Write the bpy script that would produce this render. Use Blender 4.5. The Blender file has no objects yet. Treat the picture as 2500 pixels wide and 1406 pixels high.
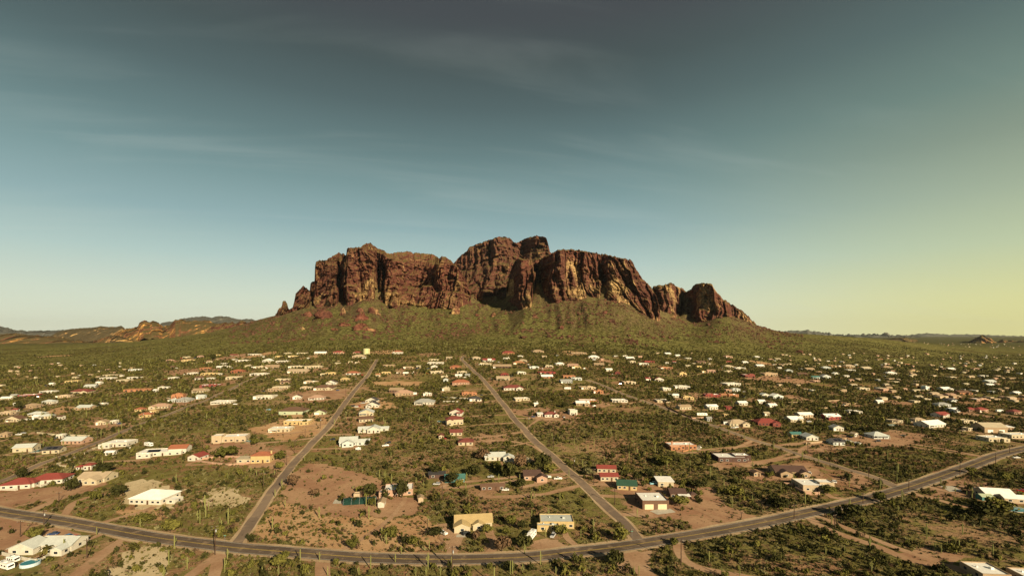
import bpy, math, random
import numpy as np
from mathutils import Vector
from mathutils.geometry import delaunay_2d_cdt
random.seed(7); rng = np.random.default_rng(11)
SC = bpy.context.scene
COL = SC.collection
D = bpy.data
R = math.radians

# ------------------------------------------------------------------ camera
F = 1150.0          # focal length in photo pixels (2500 wide)
K = F / 1450.0
CX, HY = 1250.0, 817.0
CH = 100.0          # drone height
cam = D.cameras.new('camera'); camo = D.objects.new('camera', cam); COL.objects.link(camo)
camo.location = (0, 0, CH); camo.rotation_euler = (R(90), 0, 0)
cam.sensor_width = 36; cam.lens = 36 * F / 2500; cam.shift_y = (HY - 703) / 2500
cam.clip_start = 1; cam.clip_end = 120000
SC.camera = camo

# ------------------------------------------------------------------ sky and sun
SUN_AZ = (0.56, -0.8285); SUN_EL = R(23)
w = D.worlds.new('World'); SC.world = w; w.use_nodes = True
wt = w.node_tree; wt.nodes.clear()
def srgb(c):
    return tuple((v / 12.92 if v <= .04045 else ((v + .055) / 1.055) ** 2.4) for v in (x / 255 for x in c))
def wn(t, **k):
    n = wt.nodes.new(t)
    for a, b in k.items(): setattr(n, a, b)
    return n
def wm(op, a, b=None, clamp=False):
    n = wn('ShaderNodeMath', operation=op, use_clamp=clamp)
    for i, v in enumerate((a, b)):
        if v is None: continue
        if isinstance(v, (int, float)): n.inputs[i].default_value = v
        else: wt.links.new(v, n.inputs[i])
    return n.outputs[0]
tc = wn('ShaderNodeTexCoord'); sp = wn('ShaderNodeSeparateXYZ'); wt.links.new(tc.outputs['Generated'], sp.inputs[0])
X, Y, Z = sp.outputs
rr = wm('SQRT', wm('ADD', wm('ADD', wm('MULTIPLY', X, X), wm('MULTIPLY', Y, Y)), 1e-6))
el = wm('DIVIDE', Z, rr)                       # tangent of the elevation
az = wm('DIVIDE', X, rr)
def ramp(stops):
    n = wn('ShaderNodeValToRGB'); e = n.color_ramp.elements
    while len(e) > 1: e.remove(e[-1])
    e[0].position = stops[0][0]; e[0].color = srgb(stops[0][1]) + (1,)
    for p, c in stops[1:]:
        q = e.new(p); q.color = srgb(c) + (1,)
    wt.links.new(wm('MULTIPLY', el, .84, True), n.inputs[0]); return n.outputs[0]
left = ramp([(0, (238, 240, 212)), (.06, (218, 229, 208)), (.122, (184, 208, 201)), (.184, (150, 180, 181)), (.253, (126, 156, 156)),
             (.322, (104, 130, 130)), (.40, (86, 105, 105)), (.48, (74, 87, 86)), (.563, (73, 78, 80)), (.9, (62, 67, 70))])
right = ramp([(0, (238, 230, 142)), (.05, (226, 224, 152)), (.115, (197, 208, 164)), (.184, (170, 183, 152)), (.253, (141, 156, 134)),
              (.322, (116, 139, 127)), (.42, (93, 113, 110)), (.563, (80, 89, 91)), (.9, (66, 72, 78))])
mr = wn('ShaderNodeMapRange', interpolation_type='SMOOTHSTEP'); wt.links.new(az, mr.inputs[0])
mr.inputs[1].default_value = .16; mr.inputs[2].default_value = .92
mx = wn('ShaderNodeMix', data_type='RGBA'); wt.links.new(mr.outputs[0], mx.inputs[0]); wt.links.new(left, mx.inputs[6]); wt.links.new(right, mx.inputs[7])
# thin cirrus: noise on a flat cloud deck, drawn out along one wind direction
inv = wm('DIVIDE', 1.0, wm('ADD', wm('MAXIMUM', Z, 0.0), .12))
cmb = wn('ShaderNodeCombineXYZ')
wt.links.new(wm('MULTIPLY', X, inv), cmb.inputs[0]); wt.links.new(wm('MULTIPLY', Y, inv), cmb.inputs[1])
m0 = wn('ShaderNodeMapping'); m0.inputs['Rotation'].default_value = (0, 0, R(-13)); wt.links.new(cmb.outputs[0], m0.inputs[0])
mp = wn('ShaderNodeMapping'); mp.inputs['Scale'].default_value = (.45, 2.6, 1)
wt.links.new(m0.outputs[0], mp.inputs[0])
ns = wn('ShaderNodeTexNoise'); ns.inputs['Scale'].default_value = 1.3; ns.inputs['Detail'].default_value = 7; ns.inputs['Roughness'].default_value = .55; ns.inputs['Distortion'].default_value = .6
wt.links.new(mp.outputs[0], ns.inputs['Vector'])
cr = wn('ShaderNodeMapRange', interpolation_type='SMOOTHSTEP'); wt.links.new(ns.outputs[0], cr.inputs[0])
cr.inputs[1].default_value = .47; cr.inputs[2].default_value = .76; cr.inputs[3].default_value = 0; cr.inputs[4].default_value = .14
cl = wn('ShaderNodeMix', data_type='RGBA', blend_type='MIX'); wt.links.new(wm('MULTIPLY', cr.outputs[0], wm('SUBTRACT', 1.0, wm('MULTIPLY', mr.outputs[0], .65))), cl.inputs[0]); wt.links.new(mx.outputs[2], cl.inputs[6]); cl.inputs[7].default_value = (.62, .68, .62, 1)
sky = wn('ShaderNodeTexSky', sky_type='NISHITA'); sky.sun_disc = False; sky.sun_elevation = SUN_EL
sky.sun_rotation = math.atan2(SUN_AZ[0], SUN_AZ[1])
bg1 = wn('ShaderNodeBackground'); wt.links.new(cl.outputs[2], bg1.inputs[0]); bg1.inputs[1].default_value = .50
bg2 = wn('ShaderNodeBackground'); wt.links.new(sky.outputs[0], bg2.inputs[0]); bg2.inputs[1].default_value = .002
ad = wn('ShaderNodeAddShader'); wt.links.new(bg1.outputs[0], ad.inputs[0]); wt.links.new(bg2.outputs[0], ad.inputs[1])
wo = wn('ShaderNodeOutputWorld'); wt.links.new(ad.outputs[0], wo.inputs[0])

sl = D.lights.new('sun', 'SUN'); sl.energy = 5.0; sl.angle = R(.5); sl.color = (1, .82, .54)
so = D.objects.new('sun', sl); COL.objects.link(so)
so.rotation_euler = Vector((SUN_AZ[0] * math.cos(SUN_EL), SUN_AZ[1] * math.cos(SUN_EL), math.sin(SUN_EL))).to_track_quat('Z', 'Y').to_euler()
so.location = (0, 0, 1500)
vs = SC.view_settings; vs.view_transform = 'Standard'; vs.look = 'None'; vs.exposure = .88; vs.gamma = 1; vs.use_curve_mapping = False

# ------------------------------------------------------------------ helpers
def tag(o, label=None, cat=None, group=None, kind=None):
    if label: o['label'] = label
    if cat: o['category'] = cat
    if group: o['group'] = group
    if kind: o['kind'] = kind
    return o
def mesh(name, v, f, mats=(), smooth=False):
    m = D.meshes.new(name); m.from_pydata([tuple(p) for p in v], [], [tuple(q) for q in f])
    for x in (mats if isinstance(mats, (list, tuple)) else [mats]): m.materials.append(x)
    if smooth: m.polygons.foreach_set('use_smooth', [True] * len(m.polygons))
    m.update(); return m
def obj(name, me, parent=None, loc=None, rot=None, scale=None):
    o = D.objects.new(name, me); COL.objects.link(o)
    if parent: o.parent = parent
    if loc is not None: o.location = loc
    if rot is not None: o.rotation_euler = rot
    if scale is not None: o.scale = scale
    return o
def grid_mesh(name, P, mats, smooth=True):
    """P: array rows x cols x 3"""
    r, c, _ = P.shape
    m = D.meshes.new(name)
    i = np.arange(r * c).reshape(r, c)
    q = np.stack([i[:-1, :-1], i[:-1, 1:], i[1:, 1:], i[1:, :-1]], -1).reshape(-1, 4)
    m.vertices.add(r * c); m.vertices.foreach_set('co', P.reshape(-1).astype(np.float32))
    m.loops.add(q.size); m.loops.foreach_set('vertex_index', q.reshape(-1).astype(np.int32))
    m.polygons.add(len(q)); m.polygons.foreach_set('loop_start', np.arange(0, q.size, 4, dtype=np.int32))
    if smooth: m.polygons.foreach_set('use_smooth', np.ones(len(q), dtype=bool))
    m.materials.append(mats); m.update(calc_edges=True); m.validate(); return m
class MB:
    """collects boxes / tubes into one mesh"""
    def __init__(s): s.v = []; s.f = []
    def add(s, v, f):
        n = len(s.v); s.v += [tuple(p) for p in v]; s.f += [tuple(i + n for i in q) for q in f]; return s
    def box(s, x0, x1, y0, y1, z0, z1):
        v = [(x, y, z) for z in (z0, z1) for y in (y0, y1) for x in (x0, x1)]
        return s.add(v, [(0, 2, 3, 1), (4, 5, 7, 6), (0, 1, 5, 4), (2, 6, 7, 3), (0, 4, 6, 2), (1, 3, 7, 5)])
    def tube(s, pts, rads, n=8, cap=True):
        vs_ = []; pts = [Vector(p) for p in pts]
        for k, (p, r) in enumerate(zip(pts, rads)):
            a = pts[max(0, k - 1)]; b = pts[min(len(pts) - 1, k + 1)]; t = (b - a).normalized()
            ref = Vector((0, 0, 1)) if abs(t.z) < .9 else Vector((1, 0, 0))
            u_ = t.cross(ref).normalized(); w_ = t.cross(u_)
            for j in range(n):
                an = 2 * math.pi * j / n
                vs_.append(p + r * (math.cos(an) * u_ + math.sin(an) * w_))
        fs = [(k * n + j, k * n + (j + 1) % n, (k + 1) * n + (j + 1) % n, (k + 1) * n + j) for k in range(len(pts) - 1) for j in range(n)]
        if cap: fs += [tuple(range(n - 1, -1, -1)), tuple((len(pts) - 1) * n + j for j in range(n))]
        return s.add(vs_, fs)
    def mesh(s, name, mat, smooth=False): return mesh(name, s.v, s.f, mat, smooth)

# numpy value noise -------------------------------------------------
def _h(ix, iy, iz, seed):
    n = (ix.astype(np.int64) * 374761393 + iy.astype(np.int64) * 668265263 + iz.astype(np.int64) * 1274126177 + seed * 974711) & 0xffffffff
    n = ((n ^ (n >> 13)) * 1274126177) & 0xffffffff
    n = ((n ^ (n >> 16)) * 2246822519) & 0xffffffff
    return ((n ^ (n >> 15)) & 0xffffff) / float(0xffffff) * 2 - 1
def noise(x, y, z=0.0, seed=0):
    x, y, z = np.broadcast_arrays(np.asarray(x, float), np.asarray(y, float), np.asarray(z, float))
    ix, iy, iz = np.floor(x), np.floor(y), np.floor(z); fx, fy, fz = x - ix, y - iy, z - iz
    s = lambda t: t * t * t * (t * (t * 6 - 15) + 10)
    fx, fy, fz = s(fx), s(fy), s(fz); o = 0
    for a in (0, 1):
        for b in (0, 1):
            for c in (0, 1):
                o = o + _h(ix + a, iy + b, iz + c, seed) * (fx if a else 1 - fx) * (fy if b else 1 - fy) * (fz if c else 1 - fz)
    return o
def fbm(x, y, z=0.0, seed=0, oct=4, gain=.5):
    s = 0; a = 1
    for k in range(oct):
        s = s + a * noise(x * 2 ** k, y * 2 ** k, np.asarray(z) * 2 ** k, seed + k * 17); a *= gain
    return s
def ridged(x, y, z=0.0, seed=0, oct=3, gain=.5):
    s = 0; a = 1
    for k in range(oct):
        s = s + a * (1 - 2 * np.abs(noise(x * 2 ** k, y * 2 ** k, np.asarray(z) * 2 ** k, seed + k * 31))); a *= gain
    return s
def gsm(a, s):
    k = np.exp(-.5 * (np.arange(-4 * s, 4 * s + 1) / s) ** 2); k /= k.sum()
    return np.convolve(np.pad(a, 4 * s, mode='edge'), k, mode='valid')
def poly(pts, x):
    p = np.array(pts, float); return np.interp(x, p[:, 0], p[:, 1])
def sstep(a, b, x):
    t = np.clip((x - a) / (b - a), 0, 1); return t * t * (3 - 2 * t)

# ------------------------------------------------------------------ materials
def newmat(name):
    m = D.materials.new(name); m.use_nodes = True; t = m.node_tree; t.nodes.clear()
    o = t.nodes.new('ShaderNodeOutputMaterial'); b = t.nodes.new('ShaderNodeBsdfPrincipled'); t.links.new(b.outputs[0], o.inputs[0])
    b.inputs['Roughness'].default_value = .85
    b.inputs['Specular IOR Level'].default_value = .2
    return m, t, b
class NT:
    def __init__(s, t): s.t = t
    def n(s, ty, **k):
        q = s.t.nodes.new(ty)
        for a, b in k.items(): setattr(q, a, b)
        return q
    def set(s, sock, v):
        if isinstance(v, bpy.types.NodeSocket): s.t.links.new(v, sock)
        elif isinstance(v, (tuple, list)) and len(v) == 3 and sock.type == 'RGBA': sock.default_value = tuple(v) + (1,)
        else: sock.default_value = v
    def pos(s): return s.n('ShaderNodeNewGeometry').outputs['Position']
    def map(s, vec, sc, rot=(0, 0, 0)):
        q = s.n('ShaderNodeMapping'); s.set(q.inputs[0], vec); q.inputs['Scale'].default_value = sc; q.inputs['Rotation'].default_value = rot; return q.outputs[0]
    def noise(s, vec, scale=1, detail=4, rough=.55, dist=0):
        q = s.n('ShaderNodeTexNoise'); s.set(q.inputs['Vector'], vec); q.inputs['Scale'].default_value = scale; q.inputs['Detail'].default_value = detail
        q.inputs['Roughness'].default_value = rough; q.inputs['Distortion'].default_value = dist; return q.outputs[0]
    def rng(s, v, a, b, c=0.0, d=1.0):
        q = s.n('ShaderNodeMapRange', interpolation_type='SMOOTHSTEP'); s.set(q.inputs[0], v)
        for i, x in enumerate((a, b, c, d)): q.inputs[i + 1].default_value = x
        return q.outputs[0]
    def mix(s, f, a, b, blend='MIX'):
        q = s.n('ShaderNodeMix', data_type='RGBA', blend_type=blend); s.set(q.inputs[0], f); s.set(q.inputs[6], a); s.set(q.inputs[7], b); return q.outputs[2]
    def math(s, op, a, b=0.0):
        q = s.n('ShaderNodeMath', operation=op); s.set(q.inputs[0], a); s.set(q.inputs[1], b); return q.outputs[0]
    def sep(s, v):
        q = s.n('ShaderNodeSeparateXYZ'); s.set(q.inputs[0], v); return q.outputs
    def bump(s, h, strength, dist, bsdf):
        q = s.n('ShaderNodeBump'); q.inputs['Strength'].default_value = strength; q.inputs['Distance'].default_value = dist
        s.set(q.inputs['Height'], h); s.t.links.new(q.outputs[0], bsdf.inputs['Normal'])
_pm = {}
def paint(name, col, rough=.8, var=.18, metal=0.0, scale=.35):
    """weathered paint, stucco, cloth or roofing of one colour"""
    if name in _pm: return _pm[name]
    m, t, b = newmat(name); N = NT(t); p = N.pos()
    a = N.noise(p, scale, 5, .6); c = N.noise(p, scale * 7, 3, .6)
    f = N.math('MULTIPLY', N.math('ADD', N.rng(a, .3, .7), N.rng(c, .3, .7)), .5)
    lo = tuple(x * (1 - 1.6 * var) for x in col); hi = tuple(min(.85, x * (1 + var * .6)) for x in col)
    N.set(b.inputs['Base Color'], N.mix(f, lo, hi)); b.inputs['Roughness'].default_value = rough; b.inputs['Metallic'].default_value = metal
    _pm[name] = m; return m
def glass_mat():
    m, t, b = newmat('dark_glass'); b.inputs['Base Color'].default_value = (.02, .025, .03, 1); b.inputs['Roughness'].default_value = .12; b.inputs['Specular IOR Level'].default_value = .5
    return m

def ground_mat():
    m, t, b = newmat('desert_ground'); N = NT(t); p = N.pos(); xyz = N.sep(p)
    big = N.noise(N.map(p, (.004, .004, .004)), 1, 4, .6); mid = N.noise(N.map(p, (.02, .02, .02)), 1, 5, .6)
    sm = N.noise(N.map(p, (.13, .13, .13)), 1, 5, .65); fine = N.noise(N.map(p, (.6, .6, .6)), 1, 4, .7)
    soil = N.mix(N.rng(big, .38, .62), (.29, .155, .088), (.34, .225, .125))
    soil = N.mix(N.rng(mid, .56, .72), soil, (.44, .33, .19))
    soil = N.mix(N.rng(fine, .35, .7), N.mix(.35, soil, (.10, .06, .035)), soil)
    grass = N.mix(N.rng(sm, .35, .65), (.095, .082, .025), (.18, .158, .054))
    near = N.mix(N.rng(N.math('ADD', mid, N.math('MULTIPLY', N.math('SUBTRACT', sm, .5), .8)), .385, .56), soil, grass)
    # bajada beyond the houses: closed scrub
    scr = N.noise(N.map(p, (.085, .085, .085)), 1, 3, .7); st = N.noise(N.map(p, (.006, .0018, .004)), 1, 5, .6)
    far = N.mix(N.rng(scr, .36, .62), (.046, .043, .014), (.185, .172, .058))
    far = N.mix(N.rng(st, .5, .68), far, N.mix(N.rng(scr, .4, .6), (.045, .038, .014), (.135, .115, .042)))
    mot = N.noise(N.map(p, (.016, .010, .016)), 1, 5, .65); far = N.mix(N.rng(mot, .5, .66, 0, .6), far, N.mix(N.rng(scr, .4, .6), (.045, .034, .014), (.15, .115, .05)))
    far = N.mix(N.rng(big, .62, .72, 0, .5), far, (.16, .10, .05))
    # talus: bare rusty stones on the steeper slopes
    nz = N.sep(N.n('ShaderNodeNewGeometry').outputs['Normal'])[2]
    tal = N.noise(N.map(p, (.05, .05, .05)), 1, 6, .72)
    steep = N.math('MULTIPLY', N.rng(nz, .985, .92), N.rng(tal, .44, .56))
    far = N.mix(N.math('MULTIPLY', N.rng(nz, .988, .93), .5), far, (.085, .066, .03))
    far = N.mix(N.math('MULTIPLY', steep, .75), far, N.mix(N.rng(scr, .4, .6), (.05, .032, .02), (.15, .10, .058)))
    far = N.mix(N.math('MULTIPLY', N.rng(xyz[1], 2500, 4500), .7), far, (.062, .06, .024))
    fx = N.rng(xyz[1], 930, 1350)
    N.set(b.inputs['Base Color'], N.mix(fx, near, far)); b.inputs['Roughness'].default_value = 1; b.inputs['Specular IOR Level'].default_value = 0
    N.bump(N.mix(fx, fine, scr), .5, 1.2, b)
    return m
def rock_mat(name, dark, mid, tan, veg, tanlo=.54, scale=1.0, vegn=.5):
    m, t, b = newmat(name); N = NT(t); p = N.pos()
    big = N.noise(N.map(p, (.006 * scale,) * 3), 1, 5, .6); streak = N.noise(N.map(p, (.03 * scale, .03 * scale, .006 * scale)), 1, 6, .68, .4)
    patch = N.noise(N.map(p, (.008 * scale, .008 * scale, .005 * scale)), 1, 4, .55)
    strata = N.noise(N.map(p, (.003 * scale, .003 * scale, .06 * scale)), 1, 5, .6); fine = N.noise(N.map(p, (.11 * scale,) * 3), 1, 6, .72)
    c = N.mix(N.rng(streak, .35, .65), dark, mid)
    c = N.mix(N.rng(big, .35, .7, 0, .45), c, (mid[0] * 1.15, mid[1] * .95, mid[2] * .9))
    tf = N.math('MULTIPLY', N.rng(N.math('ADD', patch, N.math('MULTIPLY', N.math('SUBTRACT', streak, .5), .55)), tanlo, tanlo + .14), N.rng(strata, .3, .6, .35, 1))
    c = N.mix(tf, c, tan)
    c = N.mix(N.rng(strata, .58, .66, 0, .35), c, tan)
    band = N.noise(N.map(p, (.004 * scale, .004 * scale, .17 * scale)), 1, 4, .7); c = N.mix(N.rng(band, .5, .38, 0, .6), c, tuple(x * .5 for x in dark))
    c = N.mix(N.rng(fine, .34, .56, .8, 0), c, (dark[0] * .35, dark[1] * .35, dark[2] * .35))
    nz = N.sep(N.n('ShaderNodeNewGeometry').outputs['Normal'])[2]
    vf = N.rng(N.math('ADD', nz, N.math('MULTIPLY', N.math('SUBTRACT', fine, .5), .5)), vegn, vegn + .2)
    vg = N.mix(N.rng(fine, .35, .65), (veg[0] * .5, veg[1] * .5, veg[2] * .5), veg)
    N.set(b.inputs['Base Color'], N.mix(vf, c, vg)); b.inputs['Roughness'].default_value = 1; b.inputs['Specular IOR Level'].default_value = 0
    N.bump(N.math('ADD', fine, N.math('MULTIPLY', streak, .7)), .9, 5 / scale, b)
    return m
def dirt_mat(name, a, c2, track=False):
    m, t, b = newmat(name); N = NT(t); p = N.pos()
    n1 = N.noise(N.map(p, (.05,) * 3), 1, 5, .6); n2 = N.noise(N.map(p, (.7,) * 3), 1, 4, .7)
    c = N.mix(N.rng(n1, .35, .65), a, c2); c = N.mix(N.rng(n2, .3, .6, .35, 0), c, tuple(x * .55 for x in a))
    n3 = N.noise(N.map(p, (.22,) * 3), 1, 3, .6); c = N.mix(N.rng(n3, .62, .7, 0, .6), c, (.13, .11, .045))
    N.set(b.inputs['Base Color'], c); b.inputs['Roughness'].default_value = 1; b.inputs['Specular IOR Level'].default_value = 0; N.bump(n2, .3, .15, b); return m
def asphalt_mat(name, a, c2):
    m, t, b = newmat(name); N = NT(t); p = N.pos()
    n1 = N.noise(N.map(p, (.03,) * 3), 1, 5, .6); n2 = N.noise(N.map(p, (1.5,) * 3), 1, 3, .7)
    c = N.mix(N.rng(n1, .35, .65), a, c2); c = N.mix(N.rng(n2, .55, .75, 0, .4), c, tuple(x * .6 for x in a))
    n4 = N.noise(N.map(p, (.16,) * 3), 1, 4, .65); c = N.mix(N.rng(n4, .52, .68, 0, .55), c, (.30, .215, .14)); c = N.mix(N.rng(n4, .40, .32, 0, .5), c, tuple(x * .62 for x in a))
    N.set(b.inputs['Base Color'], c); b.inputs['Roughness'].default_value = .95; b.inputs['Specular IOR Level'].default_value = .05; return m
def leaf_mat(name, a, c2):
    m, t, b = newmat(name); N = NT(t); p = N.pos()
    rnd = N.n('ShaderNodeObjectInfo').outputs['Random']; n1 = N.noise(N.map(p, (1.1,) * 3), 1, 2, .6)
    c = N.mix(N.math('ADD', N.math('MULTIPLY', rnd, .75), N.rng(n1, .3, .7, -.1, .3)), a, c2)
    N.set(b.inputs['Base Color'], c); b.inputs['Roughness'].default_value = .9; b.inputs['Specular IOR Level'].default_value = .05; return m
# ------------------------------------------------------------------ mountain outlines (photo columns: row, distance)
SKY1 = [(672,768),(677,760),(683,752),(688,749),(690,738),(696,735),(701,742),(704,752),(708,754),(714,748),(720,728),(722,716),(728,712),(734,706),(739,700),(742,697),(745,708),(752,712),(756,706),(758,690),(768,688),(769,650),(771,641),(776,637),(788,635),(794,637),(802,631),(815,623),(828,617),(838,618),(845,624),(847,608),(853,605),(866,604),(880,603),(884,598),(892,593),(903,592),(911,596),(917,604),(926,607),(936,612),(950,618),(965,616),(985,613),(1000,616),(1030,619),(1046,619),(1060,622),(1073,627),(1086,626),(1098,634),(1108,641),(1118,652),(1135,680),(1150,715)]
EDGE1 = [(672,768),(704,754),(714,750),(720,730),(742,700),(756,708),(768,692),(771,645),(800,637),(845,640),(849,612),(885,606),(920,615),(945,628),(970,640),(1000,645),(1040,650),(1080,640),(1108,645),(1118,655),(1135,685),(1150,718)]
BASE1 = [(672,770),(704,760),(718,752),(750,752),(775,747),(794,746),(820,738),(832,724),(842,730),(883,732),(905,718),(912,702),(918,724),(947,742),(972,756),(976,738),(998,738),(1018,745),(1039,752),(1090,754),(1108,750),(1139,736),(1150,730)]
DF1 = [(672,3000),(715,2980),(756,2960),(762,3110),(769,2930),(772,2900),(800,2880),(822,2875),(826,2960),(829,3320),(847,2830),(852,2815),(885,2820),(903,2835),(908,2890),(914,2930),(921,3120),(929,2940),(931,3180),(941,2830),(945,2815),(968,2825),(976,2900),(1000,2960),(1035,2990),(1052,2970),(1066,2930),(1074,2890),(1100,2885),(1120,2915),(1135,3000),(1150,3090)]
SKY3 = [(1236,700),(1244,672),(1250,652),(1257,637),(1264,632),(1280,633),(1296,633),(1301,640),(1308,634),(1325,628),(1343,619),(1352,613),(1358,611),(1362,607),(1380,609),(1405,609),(1440,614),(1480,621),(1500,626),(1520,630),(1533,633),(1538,631),(1545,639),(1551,654),(1560,666),(1568,681),(1580,691),(1592,701),(1599,715),(1606,735),(1612,760)]
EDGE3 = [(x, y + 3) for x, y in SKY3]
BASE3 = [(1236,728),(1250,735),(1258,742),(1266,751),(1272,751),(1297,737),(1301,700),(1306,690),(1325,713),(1340,731),(1346,731),(1375,731),(1405,733),(1422,724),(1450,729),(1466,709),(1480,726),(1500,729),(1525,736),(1550,751),(1575,766),(1590,774),(1606,773),(1612,771)]
DF3 = [(1236,3100),(1248,2980),(1256,2860),(1262,2760),(1267,2670),(1275,2655),(1297,2670),(1300,2800),(1303,3240),(1346,2680),(1352,2655),(1366,2660),(1376,2700),(1395,2730),(1440,2745),(1464,2740),(1468,2930),(1484,2720),(1492,2690),(1510,2675),(1530,2690),(1560,2690),(1590,2675),(1604,2700),(1612,2760)]
SKY2 = [(1096,660),(1108,641),(1115,633),(1128,622),(1140,612),(1145,604),(1155,599),(1165,595),(1180,590),(1195,584),(1203,583),(1208,579),(1220,577),(1232,579),(1244,581),(1252,588),(1262,594),(1268,590),(1280,582),(1292,579),(1300,578),(1312,575),(1325,577),(1333,581),(1337,590),(1340,603),(1343,616),(1352,622),(1366,640),(1380,660)]
EDGE2 = [(1096,690),(1115,672),(1140,650),(1165,632),(1195,620),(1220,612),(1250,618),(1265,625),(1290,612),(1308,606),(1325,606),(1340,612),(1352,630),(1380,670)]
BASE2 = [(1096,730),(1130,738),(1180,742),(1240,742),(1300,735),(1380,735)]
DT2 = [(1096,4250),(1140,4200),(1190,4150),(1197,4230),(1206,4080),(1235,4080),(1246,4120),(1262,4250),(1276,4380),(1308,4040),(1320,4030),(1336,4050),(1345,4150),(1380,4250)]
SKY4 = [(1586,720),(1594,702),(1600,697),(1612,694),(1624,692),(1636,689),(1644,692),(1652,697),(1661,702),(1672,707),(1676,711),(1686,704),(1697,695),(1703,690),(1718,689),(1732,690),(1739,694),(1745,705),(1752,714),(1760,722),(1768,732),(1778,736),(1787,741),(1800,750),(1815,762),(1830,775),(1843,787),(1850,795)]
BASE4 = [(1586,770),(1625,772),(1660,780),(1690,786),(1702,792),(1716,793),(1736,788),(1742,760),(1758,766),(1776,770),(1800,776),(1830,788),(1850,799)]
DF4 = [(1586,3380),(1600,3330),(1630,3290),(1648,3300),(1658,3420),(1668,3680),(1705,3180),(1712,3150),(1738,3150),(1744,3200),(1760,3210),(1776,3230),(1800,3250),(1850,3290)]
# terrain: where the cliffs stand on it
TB = [(-900,862),(-300,858),(0,853),(150,850),(300,842),(420,828),(500,814),(560,800),(600,788),(640,777),(660,769)] + BASE1[:-2] + [(1160,737),(1200,741),(1225,742)] + BASE3[1:-1] + BASE4[1:] + [(1870,803),(1890,808),(1950,814),(2050,822),(2110,826),(2200,838),(2320,856),(2450,864),(3400,866)]
TD = [(-900,3200),(600,3150),(660,3050)] + [(x, d) for x, d in DF1[:-2]] + [(1160,3180),(1225,3180)] + DF3[1:-1] + [(1630,3290),(1660,3380),(1705,3180),(1738,3150),(1850,3290),(1950,3200),(2200,3000),(3400,3000)]

DF1, DF3, DF4, DT2, TD = ([(x, d * K) for x, d in L] for L in (DF1, DF3, DF4, DT2, TD))       # all distances follow the lens
PXC = np.arange(-900, 3401, 5.0)
DR = np.exp(np.arange(math.log(85), math.log(26500), .0128))
_tb = gsm(poly(TB, PXC), 5); _td = gsm(poly(TD, PXC), 5)
_sl = poly([(-900,0),(-200,.002),(0,.006),(300,.016),(550,.038),(800,.056),(1300,.058),(1550,.05),(1750,.036),(1950,.018),(2150,.008),(2400,.002),(3400,0)], PXC)
_sl = gsm(_sl, 12)
def terrain_z():
    px, d = np.meshgrid(PXC, DR)
    sl, tb, td = _sl[None, :], _tb[None, :], _td[None, :]
    sl = sl / K; near = sl * (np.maximum(d - 300 * K, 0) ** 2 / (np.maximum(d - 300 * K, 0) + 120 * K))
    dt = 1350.0 * K; zt = sl * K * (1050 ** 2 / 1170)
    zb = CH + td * (HY - tb) / F
    t = np.clip((d - dt) / (td - dt), 0, 1.0)
    # keep the slope continuous at the toe
    s0 = sl * (td - dt) * .97
    rise = zb - zt
    lin = np.minimum(s0, np.maximum(rise, 0) * .8)
    z = np.where(d < dt, near, zt + lin * t + (rise - lin) * t ** 2.2)
    back = np.clip((d - td) / 3500, 0, 1)
    z = np.where(d > td, (CH + (td) * (HY - tb) / F) * (1 - sstep(.12, 1, back)), z)
    cone = poly([(690, 0), (760, 1), (1120, 1), (1180, .4), (1240, 1), (1590, 1), (1640, .8), (1740, .8), (1800, 0)], px)
    z = z + cone * 62 * sstep(0, 150 * K, d - td) * (1 - sstep(400 * K, 900 * K, d - td)) * (.75 + .5 * noise(px / 18, px * 0, 0, 12))
    x = (px - CX) / F * d
    amp = 13 * sstep(.2, .8, t) * (1 - sstep(.0, .25, back)) * np.clip((rise - 120) / 120, 0, 1) * (1 - .8 * sstep(.8, 1, t))
    wx = px + 22 * fbm(px / 90, d / 700, 0, 77, 2)
    z = z + amp * (1.1 * noise(wx / 85, d / 1300, 0, 3) + .6 * (ridged(wx / 40, d / 900, 0, 4, 3) - .35) - .45 * (ridged(wx / 15, d / 420, 0, 14, 2) - .3))
    und = sstep(1400 * K, 2200 * K, d) * (1 - sstep(2600, 9000, d)) * 4
    z = z + und * fbm(x / 260, d / 260, 0, 9, 3)
    z = z + sstep(5000, 9000, d) * 0
    return x, d, z
TX, TDD, TZ = terrain_z()
LDR0, LDS = math.log(DR[0]), .0128
def ground_z(x, y):
    x = np.asarray(x, float); y = np.maximum(np.asarray(y, float), DR[0] + .01)
    px = CX + F * x / y
    cj = np.clip((px - PXC[0]) / 5.0, 0, len(PXC) - 1.001); k = np.clip((np.log(y) - LDR0) / LDS, 0, len(DR) - 1.001)
    j0 = cj.astype(int); k0 = k.astype(int); fj = cj - j0
    y0, y1 = DR[k0], DR[k0 + 1]; fk = (y - y0) / (y1 - y0)
    return (TZ[k0, j0] * (1 - fj) + TZ[k0, j0 + 1] * fj) * (1 - fk) + (TZ[k0 + 1, j0] * (1 - fj) + TZ[k0 + 1, j0 + 1] * fj) * fk
_dd = np.exp(np.linspace(math.log(90), math.log(2300), 1600))
def P(px, py):
    """ground point seen at a photo pixel"""
    u_ = (px - CX) / F; z = ground_z(u_ * _dd, _dd); row = HY + (CH - z) / _dd * F
    k = int(np.argmax(row < py))
    if k == 0: k = len(_dd) - 1
    a, b_ = row[k - 1], row[k]; t = (a - py) / max(a - b_, 1e-6); d = _dd[k - 1] + t * (_dd[k] - _dd[k - 1])
    return Vector((u_ * d, d, float(ground_z(u_ * d, d))))
def ppm(p): return F / p.y

M_ground = ground_mat()
g = obj('ground', grid_mesh('ground', np.stack([TX, TDD, TZ], -1), M_ground))
tag(g, 'scrub-covered desert floor rising into a green apron below the mountain', 'ground', kind='structure')

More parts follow.
